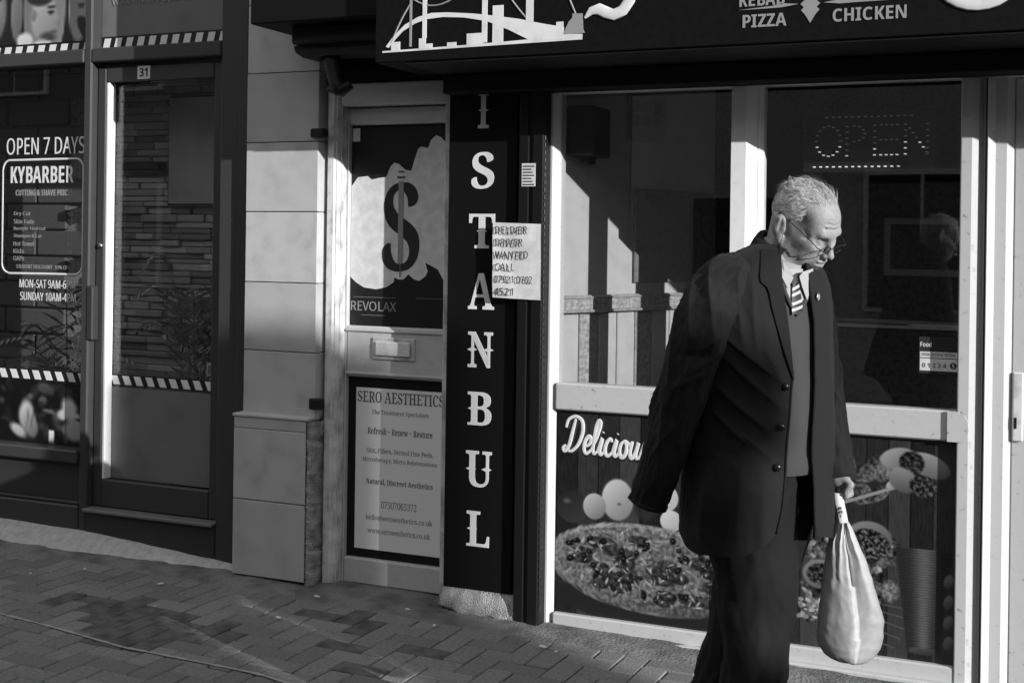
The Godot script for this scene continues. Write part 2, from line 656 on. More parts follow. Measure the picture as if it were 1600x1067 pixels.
# ------------------------------------------------------------------ the other side of the street (mirrored in the glass, shades the sun)
func street_opposite() -> void:
	var pv2 := obj(bevel_box(Vector3(120, 0.2, 2.4), 0.02), "far_pavement", M.concrete, null, Vector3(0, -0.13, 8.2))
	tag(pv2, "", "", "", "structure")
	var walls := ["brick_far", "render_far", "brick_far"]
	var names := ["brick", "rendered", "brick"]
	# front edge, width, eaves height
	var plots := [[-26.0, 5.3, 6.3], [-20.7, 5.3, 6.3], [-15.4, 5.3, 6.3], [-10.1, 5.3, 6.3], [-4.8, 5.3, 6.3], [0.5, 5.3, 6.3], [5.8, 5.3, 6.3], [11.1, 5.42, 6.3], [16.52, 4.1, 5.55], [20.62, 5.3, 5.7], [25.92, 5.3, 5.7], [31.22, 5.3, 5.7]]
	for k in plots.size():
		var x: float = plots[k][0]
		var w: float = plots[k][1]
		var top: float = plots[k][2]
		var stack := k == 8
		var wall: Material = M[walls[k % 3]]
		var lb := "low house across the street with an added square block that shades the shop fronts" if stack else "%s two storey terraced house across the street with white window frames" % names[k % 3]
		var h := thing("shade_block_house" if stack else "terraced_house", lb, "house", Vector3(x + w / 2, 0, 9.0), "" if stack else "terraced %s houses across the street" % names[k % 3])
		box(h, "wall", wall, x, x + w - 0.02, -0.3, top - 0.25, 9.0, 15.0, 0.01)
		box(h, "parapet", M.trim_far, x, x + w - 0.02, top - 0.248, top, 8.9, 15.0, 0.01)
		if stack:
			box(h, "shade_block", wall, 18.12, 19.15, 5.55, 7.47, 9.0, 9.3, 0.02)  # unseen block added to shade the lower pilaster and paving
			for q in 4:
				obj(tube(PackedVector3Array([Vector3(-0.2 + q * 0.22, 7.47, 0.15), Vector3(-0.2 + q * 0.22, 7.55, 0.15)]), [0.08, 0.07], 10), "shade_block_pot", M.slate, h)
		for fl in 2:
			for c in 2:
				var wx := x + 1.2 + c * 2.0
				if fl == 0 and c == 0:
					box(h, "door", M.barber_panel, wx - 0.45, wx + 0.45, 0.0, 2.1, 8.95, 8.998, 0.01)
					continue
				var yy := 0.9 + fl * 2.7
				var f := box(h, "window", M.trim_far, wx - 0.6, wx + 0.6, yy, yy + 1.5, 8.93, 8.998, 0.01)
				for q in [[-0.54, -0.02], [0.02, 0.54]]:
					obj(bevel_box(Vector3(q[1] - q[0], 1.38, 0.02), 0.004), "pane", M.pane_far, f, Vector3((q[0] + q[1]) / 2, 0, -0.04))

# ------------------------------------------------------------------ rooms behind the glass
func wallbox(called: String, m: Material, x0: float, x1: float, y0: float, y1: float, z0: float, z1: float) -> MeshInstance3D:
	var o := box(null, called, m, x0, x1, y0, y1, z0, z1, 0.002)
	tag(o, "", "", "", "structure")
	return o

func rooms() -> void:
	# barber's room
	wallbox("floor_barber", M.concrete, -10.0, -3.45, -0.1, 0.12, -4.0, -0.2)
	wallbox("ceiling_barber", M.plaster_in, -10.0, -3.45, 2.95, 3.1, -4.0, -0.1)
	wallbox("wall_side", M.plaster_in, -3.55, -3.45, 0.12, 2.95, -4.0, -0.2)
	wallbox("wall_far", M.plaster_in, -10.1, -10.0, -0.1, 3.1, -4.0, -0.1)
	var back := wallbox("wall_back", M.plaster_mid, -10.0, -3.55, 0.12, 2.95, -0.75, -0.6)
	# split-face slate strips on the wall behind the door
	var y := 0.75
	var count := 0
	while y < 2.6:
		var h := rng.randf_range(0.024, 0.044)
		var x := -4.93 - rng.randf_range(0.0, 0.1)
		while x < -4.08:
			var w := rng.randf_range(0.11, 0.28)
			var d := rng.randf_range(0.012, 0.045)
			if count < 300:
				obj(bevel_box(Vector3(w - 0.004, h - 0.004, d), 0.004), "slate_strip", M["slate_strip_%d" % [0, 0, 1, 1, 2, 3][rng.randi_range(0, 5)]], back, Vector3(x + w / 2, y + h / 2, -0.6 + d / 2) - back.position)
				count += 1
			x += w
		y += h
	# large dark blocks on the wall behind the window
	for r in 14:
		var xx := -6.5 - (0.22 if r % 2 else 0.0)
		while xx < -5.3:
			var o := obj(bevel_box(Vector3(0.43, 0.135, 0.03), 0.006), "block", M.glazed_brick, back, Vector3(xx + 0.22, 0.8 + r * 0.145, -0.587) - back.position)
			xx += 0.445
	# framed plain mirror panel, dark shelf boards
	var mp := thing("framed_panel", "plain grey panel in a dark frame on the slate wall behind the glass door", "picture", Vector3(-4.3, 1.7, -0.54))
	box(mp, "frame", M.barber_panel, -4.445, -4.10, 1.735, 2.305, -0.55, -0.53)
	box(mp, "panel", M.picture_print, -4.437, -4.108, 1.743, 2.297, -0.53, -0.526)
	for s in [2.32, 2.015, 1.735, 1.455]:
		var sb := box(null, "wall_shelf", M.print_black, -4.92, -4.79, s, s + 0.05, -0.56, -0.44)
		tag(sb, "short black shelf on the slate wall behind the glass door", "shelf", "black shelves in the barber's")
	for s in [[-4.77, 2.38, 0.22], [-4.77, 1.92, 0.30]]:
		var sb := box(null, "wall_shelf", M.print_black, s[0], s[0] + s[2], s[1], s[1] + 0.035, -0.55, -0.48)
		tag(sb, "long black shelf on the slate wall behind the glass door", "shelf", "long black shelves in the barber's")
	palm(Vector3(-4.12, 0.12, -0.36), 1.35, "broad palm in a dark pot behind the glass door of the barber's", 3)
	palm(Vector3(-4.95, 0.12, -0.36), 1.2, "feathery palm in a dark pot behind the price list window", 8)
	# takeaway room
	wallbox("floor_takeaway", M.floor_in, -3.3, 3.0, -0.25, -0.01, -4.2, -0.08)
	wallbox("ceiling_takeaway", M.plaster_in, -3.3, 3.0, 2.75, 2.9, -4.2, 0.0)
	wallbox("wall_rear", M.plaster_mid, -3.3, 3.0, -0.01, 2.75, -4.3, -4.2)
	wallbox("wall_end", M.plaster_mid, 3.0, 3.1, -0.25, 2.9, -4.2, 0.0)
	wallbox("wall_party", M.paint_grey, -3.4, -3.3, -0.25, 2.9, -4.2, -0.25)
	# splayed side wall next to the window
	var a := deg_to_rad(20.0)
	var side := Node3D.new()
	side.name = "wall_splayed"
	tag(side, "", "", "", "structure")
	side.position = Vector3(-2.06, 0, -0.085)
	side.rotation.y = PI / 2 - a
	add_child(side)
	# local +x runs into the room, local +z faces the room
	obj(bevel_box(Vector3(1.15, 2.75, 0.06), 0.003), "plaster", M.plaster_in, side, Vector3(0.575, 1.375, -0.03))
	obj(bevel_box(Vector3(1.15, 0.07, 0.03), 0.01), "dado_rail", M.wood_in, side, Vector3(0.575, 1.305, 0.016))
	obj(bevel_box(Vector3(1.15, 0.012, 0.042), 0.004), "rail_lip", M.wood_in, side, Vector3(0.575, 1.272, 0.022))
	obj(bevel_box(Vector3(1.15, 0.008, 0.036), 0.003), "rail_bead", M.wood_in, side, Vector3(0.575, 1.33, 0.019))
	for k in 9:
		var px := 0.03 + k * 0.127
		obj(bevel_box(Vector3(0.12, 1.24, 0.012), 0.004), "panel_board", [M.plaster_in, M.wood_in][int(k % 3 == 1)], side, Vector3(px + 0.06, 0.64, 0.006))
	# dark poster above the rail on the splayed wall, and dark tiling further in
	obj(bevel_box(Vector3(0.62, 0.42, 0.015), 0.003), "dark_board", M.paint_grey, side, Vector3(0.83, 1.60, 0.009))
	var mn := thing("round_dish_menu", "small pale menu card with six dark dish pictures on the splayed takeaway wall", "menu", side.position)
	mn.rotation.y = side.rotation.y
	obj(bevel_box(Vector3(0.27, 0.21, 0.008), 0.002), "card", M.print_grey, mn, Vector3(0.60, 2.13, 0.006))
	for k in 6:
		var cc := Vector3(0.52 + 0.08 * (k % 3), 2.18 - 0.06 * (k / 3), 0.0102)
		obj(tube(PackedVector3Array([cc, cc + Vector3(0, 0, 0.0015)]), [0.026], 16), "dish_picture", M.paint_grey, mn)
	# speaker box at the head of the window
	var sp := thing("wall_speaker", "black box speaker hung inside the top corner of the takeaway window", "speaker", Vector3(-1.96, 1.9, -0.2))
	box(sp, "cabinet", M.iron, -2.03, -1.90, 1.93, 2.14, -0.32, -0.12, 0.008)
	box(sp, "bracket", M.iron, -1.985, -1.945, 1.90, 1.93, -0.26, -0.18, 0.004)
	# counter, menu boards, picture frames, fridge inside
	var ct := thing("counter", "dark serving counter deep inside the takeaway", "counter", Vector3(0, 0, -2.6))
	box(ct, "front", M.counter, -1.6, 2.4, -0.01, 1.0, -3.2, -2.5, 0.01)
	box(ct, "top", M.steel, -1.65, 2.45, 1.001, 1.04, -3.25, -2.45, 0.008)
	for s in [[-2.2, 1.95, 2.35, 0.5], [-1.5, 1.9, 2.35, 0.7], [-0.6, 1.9, 2.35, 0.7]]:
		var mb := thing("menu_board", "dim menu board on the rear wall of the takeaway", "menu board", Vector3(s[0], s[1], -4.19), "menu boards inside the takeaway")
		box(mb, "board", M.picture_print, s[0], s[0] + s[3], s[1], s[2], -4.198, -4.17, 0.004)
		for r in 5:
			box(mb, "text_line", M.print_grey, s[0] + 0.05, s[0] + s[3] - 0.05 - 0.05 * (r % 3), s[1] + 0.05 + r * 0.07, s[1] + 0.07 + r * 0.07, -4.169, -4.167, 0.001)
	for s in [[-0.98, 1.42, 0.42, 0.3], [-0.45, 1.4, 0.3, 0.32]]:
		var pf := thing("picture_frame", "pale framed picture hung low on the takeaway partition", "picture", Vector3(s[0], s[1], -1.9), "framed pictures inside the takeaway")
		box(pf, "frame", M.upvc_dull, s[0], s[0] + s[2], s[1], s[1] + s[3], -1.96, -1.94, 0.006)
		box(pf, "print", M.paint_grey, s[0] + 0.035, s[0] + s[2] - 0.035, s[1] + 0.035, s[1] + s[3] - 0.035, -1.9398, -1.936, 0.001)
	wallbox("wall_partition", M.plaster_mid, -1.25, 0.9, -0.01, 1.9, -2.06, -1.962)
	# narrow dark table with a shiny edge just behind the glass
	var tb := thing("window_ledge_table", "long dark ledge table with a thin bright edge inside the takeaway window", "table", Vector3(-0.8, 0, -0.5))
	box(tb, "top", M.counter, -1.15, 0.6, 1.235, 1.262, -0.62, -0.32, 0.006)
	box(tb, "edge_strip", M.steel, -1.15, 0.6, 1.243, 1.256, -0.319, -0.314, 0.001)
	for lx in [-1.05, 0.45]:
		box(tb, "leg", M.iron, lx, lx + 0.04, -0.01, 1.235, -0.5, -0.46, 0.004)
	# outer building shell above the fronts
	wallbox("wall_upper", M.brick_far, -12.0, 4.0, 3.1, 6.5, -0.25, 0.05)
	wallbox("roof", M.slate, -12.0, 4.0, 6.5, 6.7, -6.0, 0.1)
	wallbox("wall_behind", M.brick_far, -12.0, 4.0, -0.3, 6.5, -4.6, -4.4)
	wallbox("wall_gable", M.brick_far, 4.0, 4.2, -0.3, 6.5, -4.6, 0.05)
	wallbox("wall_gable_far", M.brick_far, -12.2, -12.0, -0.3, 6.5, -4.6, 0.05)
	wallbox("wall_shops", M.brick_far, -12.0, -5.95, 0.0, 3.1, -0.3, -0.05)
	wallbox("wall_shops_end", M.upvc, 0.75, 4.0, 0.0, 3.1, -0.3, -0.02)
	# lobby behind the clinic door
	wallbox("wall_lobby", M.plaster_in, -3.4, -2.2, -0.2, 2.9, -1.5, -1.4)
	wallbox("ceiling_lobby", M.plaster_in, -3.45, -2.2, 2.4, 2.5, -1.4, -0.2)
	wallbox("wall_lobby_side", M.plaster_in, -2.26, -2.2, -0.2, 2.9, -1.4, -0.22)
	wallbox("floor_lobby", M.floor_in, -3.45, -2.2, -0.25, 0.0, -1.4, -0.2)

func palm(at: Vector3, h: float, label: String, sd: int) -> void:
	var r := RandomNumberGenerator.new()
	r.seed = sd
	var p := thing("palm_plant", label, "plant", at)
	p.scale = Vector3(1, 1, 0.42)
	obj(tube(PackedVector3Array([Vector3(0, 0, 0), Vector3(0, 0.3, 0)]), [0.12, 0.16], 16), "pot", M.iron, p)
	obj(tube(PackedVector3Array([Vector3(0, 0.28, 0), Vector3(0.01, 0.45, 0.01)]), [0.03, 0.022], 8), "stem", M.leaf, p)
	for f in 11:
		var a := TAU * f / 11.0 + r.randf_range(-0.2, 0.2)
		var out := Vector3(cos(a), 0, sin(a))
		var reach := r.randf_range(0.3, 0.5)
		var top := h * r.randf_range(0.6, 1.0)
		var tr := PackedVector3Array()
		var prev := Vector3(0, 0.42, 0)
		var n := 15
		for k in range(1, n + 1):
			var t := float(k) / n
			var q := out * reach * t * (0.35 + 0.65 * t) + Vector3(0, 0.42 + (top - 0.42) * sin(t * 2.0) / sin(1.57), 0)
			var dirv := (q - prev).normalized()
			var sidev := dirv.cross(Vector3.UP).normalized()
			var w := 0.004
			tr.append_array([prev - sidev * w, prev + sidev * w, q + sidev * w, prev - sidev * w, q + sidev * w, q - sidev * w])
			if k > 3:
				for s in [-1, 1]:
					var ln := 0.20 * sin(PI * (t * 0.85 + 0.1))
					var tip: Vector3 = q + (sidev * s * 0.8 + dirv * 0.7 + Vector3.DOWN * 0.25).normalized() * ln
					var mid: Vector3 = q.lerp(tip, 0.4) + Vector3.UP * 0.01
					var wv := dirv * 0.011
					tr.append_array([q, mid + wv, mid - wv, mid + wv, tip, mid - wv])
			prev = q
		obj(soup(tr), "frond", M.leaf, p)

# ------------------------------------------------------------------ barber's shop front
func band(parent: Node3D, x0: float, x1: float, y0: float, y1: float, z: float, n: int, lean := 0.35) -> void:
	# black band with slanted white blocks, as on a barber's pole
	var b := box(parent, "stripe_band", M.band_black, x0, x1, y0, y1, z - 0.002, z, 0.0005)
	var h := y1 - y0
	var step := (x1 - x0) / n
	for k in n:
		var l := x0 + step * k + step * 0.22
		var r := l + step * 0.56
		var dy0 := y0 + h * 0.12
		var dy1 := y1 - h * 0.12
		var o := obj(prism(pv([l - lean * h * 0.0 + lean * h * 0.5, dy0, r + lean * h * 0.5, dy0, r - lean * h * 0.5, dy1, l - lean * h * 0.5, dy1]), 0.0, 0.0012), "stripe", M.print_white, b, Vector3(0, 0, z + 0.0004) - parent_at(b))

func barber_shop() -> void:
	var P: Material = M.barber_paint
	var s := thing("barber_shopfront", "dark painted barber shop front with a price list window and a glazed door", "shop front", Vector3(-4.6, 0, -0.05))
	# fixed frame
	for q in [[-5.95, -5.88, 0.1, 3.1], [-4.585, -4.535, 0.1, 3.1], [-3.755, -3.585, -0.05, 3.1]]:
		box(s, "post", P, q[0], q[1], q[2], q[3], -0.16, -0.05, 0.008)
	box(s, "post_trim", P, -3.640, -3.590, 0.0, 3.1, -0.049, -0.036, 0.008)
	box(s, "transom", P, -5.88, -4.585, 2.425, 2.495, -0.155, -0.047, 0.006)
	box(s, "transom", P, -4.535, -3.755, 2.425, 2.495, -0.155, -0.047, 0.006)
	box(s, "sill", P, -5.88, -4.585, 0.435, 0.500, -0.16, -0.03, 0.008)
	box(s, "stall_riser", M.barber_panel, -5.88, -4.585, 0.1, 0.434, -0.15, -0.07, 0.003)
	box(s, "skirting", P, -5.88, -4.585, 0.10, 0.225, -0.069, -0.045, 0.008)
	box(s, "skirting_bead", P, -5.88, -4.585, 0.228, 0.243, -0.069, -0.054, 0.004)
	box(s, "threshold", M.film_grey, -4.535, -3.755, 0.205, 0.222, -0.15, -0.022, 0.004)
	box(s, "riser", M.barber_panel, -4.535, -3.755, 0.02, 0.204, -0.15, -0.05, 0.004)
	# door
	var d := Node3D.new()
	d.name = "door"
	s.add_child(d)
	box(d, "stile", P, -4.532, -4.478, 0.225, 2.405, -0.13, -0.092, 0.006)
	box(d, "stile", P, -3.825, -3.757, 0.225, 2.405, -0.13, -0.092, 0.006)
	box(d, "head_rail", P, -4.477, -3.826, 2.330, 2.405, -0.13, -0.092, 0.005)
	box(d, "bottom_rail", P, -4.477, -3.826, 0.225, 0.36, -0.13, -0.092, 0.005)
	box(d, "pane", M.glass, -4.476, -3.827, 0.361, 2.329, -0.152, -0.147, 0.001)
	box(d, "frosted_film", M.film_grey, -4.475, -3.828, 0.362, 0.815, -0.1465, -0.1455, 0.0003)
	band(d, -4.475, -3.828, 0.822, 0.880, -0.1445, 9)
	# inner reveal of the dark door frame, coloured white for the sun on it
	box(d, "sunlit_reveal", M.upvc, -4.4775, -4.462, 0.361, 2.329, -0.146, -0.096, 0.003)
	box(d, "pull_handle", M.barber_panel, -4.545, -4.505, 1.05, 1.32, -0.091, -0.045, 0.006)
	obj(tube(PackedVector3Array([Vector3(-4.497, 1.52, -0.095), Vector3(-4.497, 1.52, -0.08)]), [0.013], 14), "lock", M.steel, d, -parent_at(d))
	var nb := thing("number_plate", "small white plate reading 31 on the head of the barber's door", "door number", Vector3(-4.24, 2.36, -0.09))
	box(nb, "plate", M.print_white, -4.283, -4.205, 2.337, 2.402, -0.0915, -0.089, 0.001)
	txt(nb, "numerals", "31", sans_bold, -4.244, 2.37, -0.0889, 0.05, 0.042, M.ink)
	var st := thing("door_sticker", "tiny pale sticker low on the barber's door glass", "sticker", Vector3(-3.86, 0.93, -0.14))
	box(st, "backing", M.print_grey, -3.886, -3.838, 0.9, 0.965, -0.1465, -0.1455, 0.0003)
	box(st, "print", M.ink_soft, -3.878, -3.846, 0.91, 0.95, -0.1453, -0.1448, 0.0002)
	# top lights
	box(s, "pane", M.glass, -5.88, -4.586, 2.496, 3.1, -0.125, -0.12, 0.001)
	box(s, "pane", M.glass, -4.534, -3.756, 2.496, 3.1, -0.125, -0.12, 0.001)
	box(s, "grey_film", M.film_grey, -4.533, -3.757, 2.56, 3.09, -0.1195, -0.1185, 0.0003)
	band(s, -4.533, -3.757, 2.50, 2.558, -0.117, 11, -0.2)
	band(s, -5.87, -4.587, 2.50, 2.545, -0.117, 17, -0.2)
	txt(s, "lettering", "Walk-ins or Appointments", sans, -4.16, 2.728, -0.116, 0.62, 0.05, M.print_grey)
	# window
	box(s, "pane", M.glass, -5.88, -4.586, 0.501, 2.424, -0.125, -0.12, 0.001)
	band(s, -5.87, -4.587, 0.822, 0.882, -0.116, 17)
	# window lettering
	var w := thing("price_list", "white price list lettering in a rounded outline on the barber's window", "window lettering", Vector3(-4.9, 1.3, -0.12))
	var ink: Material = M.print_white
	var z := -0.1195
	txt(w, "heading", "OPEN 7 DAYS", sans, -4.895, 2.025, z, 0.52, 0.085, ink, 0.001)
	txt(w, "shop_name", "KYBARBER", sans_bold, -4.915, 1.878, z, 0.42, 0.085, ink, 0.001)
	txt(w, "subheading", "CUTTING & SHAVE PRICES", sans_bold, -4.90, 1.785, z, 0.38, 0.03, M.print_grey, 0.001)
	var items := ["Dry Cut", "Skin Fade", "Restyle Haircut", "Shampoo & Cut", "Hot Towel", "Kids", "OAPs"]
	for k in items.size():
		var wd: float = 0.013 * items[k].length() + 0.02
		txt(w, "price_line", items[k], sans, -5.10 + wd / 2, 1.675 - k * 0.038, z, wd, 0.024, M.print_grey, 0.001)
		txt(w, "price", ["10", "12", "14", "13", "15", "8", "7"][k], sans, -4.725, 1.675 - k * 0.038, z, 0.035, 0.022, M.print_grey, 0.001)
	txt(w, "note", "STUDENT DISCOUNT  10% OFF", sans, -4.90, 1.405, z, 0.36, 0.02, M.print_grey, 0.001)
	txt(w, "opening_hours", "MON-SAT 9AM-6PM", sans, -4.87, 1.318, z, 0.37, 0.042, ink, 0.001)
	txt(w, "opening_hours", "SUNDAY 10AM-4PM", sans, -4.865, 1.253, z, 0.37, 0.042, ink, 0.001)
	# rounded outline
	var pts := PackedVector3Array()
	var x0 := -5.178
	var x1 := -4.64
	var y0 := 1.37
	var y1 := 1.955
	var rr := 0.05
	for c in [[x1 - rr, y1 - rr, 0.0], [x0 + rr, y1 - rr, PI / 2], [x0 + rr, y0 + rr, PI], [x1 - rr, y0 + rr, PI * 1.5]]:
		for k in 7:
			var a: float = c[2] + PI / 2 * k / 6.0
			pts.append(Vector3(c[0] + rr * cos(a), c[1] + rr * sin(a), 0))
	pts.append(pts[0])
	pts.append(pts[1])
	obj(tube(pts, [0.006], 4, false, Vector2(1, 0.15), Vector3(0, 0, 1)), "outline", ink, w, Vector3(0, 0, z + 0.001) - parent_at(w))
	# posters
	noise2.frequency = 0.02
	var im := canvas(400, 170, 0.05)
	dab(im, 298, 110, 46, 110, 0.42, 0.5, 0.06)
	dab(im, 240, 120, 14, 50, 0.5, 0.35, 0.2)
	dab(im, 298, 128, 30, 46, 0.68, 0.5, 0.2)
	dab(im, 290, 88, 34, 22, 0.1, 0.14, 0.2)
	dab(im, 276, 122, 7, 12, 0.55, 0.4, 0.3)
	dab(im, 312, 120, 9, 4, 0.12, 0.16, 0.5)
	dab(im, 313, 112, 12, 3, 0.14, 0.14, 0.5)
	dab(im, 326, 134, 7, 10, 0.6, 0.4, 0.5)
	dab(im, 306, 160, 22, 12, 0.26, 0.2, 0.6)
	dab(im, 318, 150, 10, 3, 0.3, 0.3, 0.5)
	dab(im, 258, 164, 20, 16, 0.85, 0.75, 0.3)
	dab(im, 296, 172, 24, 10, 0.8, 0.7, 0.3)
	dab(im, 368, 118, 22, 60, 0.55, 0.66, 0.2)
	dab(im, 374, 112, 9, 5, 0.2, 0.25, 0.5)
	dab(im, 388, 155, 34, 14, 0.05, 0.08, 0.2, 0.9)
	for k in 3:
		dab(im, 40 + k * 75, 110, 32, 60, 0.5, 0.4, 0.2)
		dab(im, 44 + k * 75, 118, 22, 36, 0.62, 0.4, 0.3)
		dab(im, 40 + k * 75, 84, 25, 16, 0.1, 0.12, 0.3)
	soften(im, 4)
	var po := sheet("portrait_poster", tex_of(im), -5.87, -4.588, 2.55, 3.08, -0.1185)
	tag(po, "poster strip of short haired men's portraits above the barber's window", "poster")
	im = canvas(420, 110, 0.05)
	for k in 150:
		dab(im, rng.randf_range(0, 420), rng.randf_range(0, 110), rng.randf_range(5, 20), rng.randf_range(5, 16), rng.randf_range(0.03, 0.3), -1.0, 0.8, rng.randf() * 3.0)
	dab(im, 266, 50, 16, 60, 0.03, 0.05, 0.5)
	# a barber in a pale shirt bent over a customer
	for k in 7:
		dab(im, 284 + k * 3, 58 + k * 5, 19 - k, 30 - k * 2, 0.84 - 0.05 * k, 0.6 - 0.04 * k, 0.5, 0.15)
	dab(im, 268, 90, 26, 13, 0.8, 0.6, 0.5, 0.5)
	dab(im, 300, 62, 3, 30, 0.34, 0.3, 0.9, 0.15)
	dab(im, 288, 70, 2.5, 26, 0.36, 0.34, 0.9, 0.1)
	dab(im, 282, 18, 22, 12, 0.07, 0.05, 0.6)
	dab(im, 294, 28, 9, 8, 0.4, 0.3, 0.6)
	dab(im, 326, 12, 24, 14, 0.34, 0.2, 0.5, 0.2)
	dab(im, 322, 34, 13, 11, 0.42, 0.2, 0.5)
	dab(im, 318, 40, 8, 7, 0.14, 0.2, 0.6)
	dab(im, 336, 52, 22, 5, 0.46, 0.3, 0.6, 0.2)
	# towel and dark fingers
	for k in 6:
		dab(im, 378 + k * 5, 40 + k * 9, 20, 20 - k, 0.85 - 0.03 * k, 0.66, 0.6, 0.3)
	dab(im, 366, 56, 16, 13, 0.8, 0.66, 0.5)
	dab(im, 392, 82, 30, 24, 0.64, 0.56, 0.4)
	for k in 4:
		dab(im, 408, 22 + k * 14, 20, 4.5, 0.08, 0.14, 0.6, 0.12)
	for y in range(86, 108):
		for x in range(336, 348): im.set_pixel(x, y, Color(0.82, 0.82, 0.82))
	soften(im, 4)
	po = sheet("haircut_poster", tex_of(im), -5.87, -4.588, 0.505, 0.82, -0.1185)
	tag(po, "poster strip of barbers in pale shirts cutting hair below the price list", "poster")

# ------------------------------------------------------------------ stone pilaster between the shops
func pilaster() -> void:
	var s := thing("stone_pilaster", "tall pilaster of smooth pale stone blocks between the two shop fronts", "pilaster", Vector3(-3.4, 0, 0))
	var joints := [0.76, 1.052, 1.365, 1.687, 2.004, 2.321, 2.638, 2.955, 3.1]
	box(s, "core", M.mortar, -3.560, -3.184, -0.1, 3.1, -0.2, -0.03, 0.001)
	for k in joints.size() - 1:
		box(s, "stone_block", M[["stone", "stone_b", "stone_c"][k % 3]], -3.567 + rng.randf_range(0, 0.002), -3.178, joints[k] + 0.002, joints[k + 1] - 0.002, -0.2, rng.randf_range(-0.001, 0.001), 0.002)
	# lower plinth, its stones a little proud, the edge by the door broken away
	var pl := [[0.03, 0.372], [0.376, 0.698], [0.700, 0.750]]
	for q in pl:
		box(s, "plinth_stone", M[["stone_b", "stone", "stone_b"][pl.find(q)]], -3.580, -3.190, q[0], q[1], -0.15, 0.05, 0.003)
	box(s, "plinth_cap", M.stone_c, -3.585, -3.178, 0.751, 0.765, -0.15, 0.056, 0.003)
	var nn := FastNoiseLite.new()
	nn.seed = 14
	nn.frequency = 9.0
	var rings := []
	for i in 60:
		var y := 0.0 + 0.75 * i / 59.0
		var e := 0.022 + 0.03 * absf(nn.get_noise_1d(y)) + 0.012 * nn.get_noise_1d(y * 5.0) + (0.02 if y > 0.68 else 0.0)
		var zz := 0.046 - 0.02 * absf(nn.get_noise_1d(y * 2.0 + 50.0))
		rings.append(PackedVector3Array([Vector3(-3.1905, y, 0.049), Vector3(-3.1905 + e * 0.5, y, zz), Vector3(-3.1905 + e, y, zz - 0.03), Vector3(-3.1905 + e * 0.7, y, -0.03), Vector3(-3.1905 + 0.03, y, -0.12), Vector3(-3.1905, y, -0.12)]))
	obj(loft(rings, true, true), "broken_edge", M.plaster_rough, s, -s.position)
	box(s, "mortar_core", M.mortar, -3.177, -3.145, 0.0, 0.75, -0.14, -0.06, 0.002)
	# iron gate stubs left in the stone
	for q in [[2.06, 2.02], [0.80, 0.85]]:
		var b := box(null, "hinge_stub", M.iron, -3.205, -3.135, minf(q[0], q[1]), maxf(q[0], q[1]), -0.02, 0.03 if q[0] > 1 else 0.012, 0.006)
		tag(b, "small rusted iron stub fixed to the stone pilaster %s" % ("high up" if q[0] > 1 else "just above the plinth"), "iron stub")

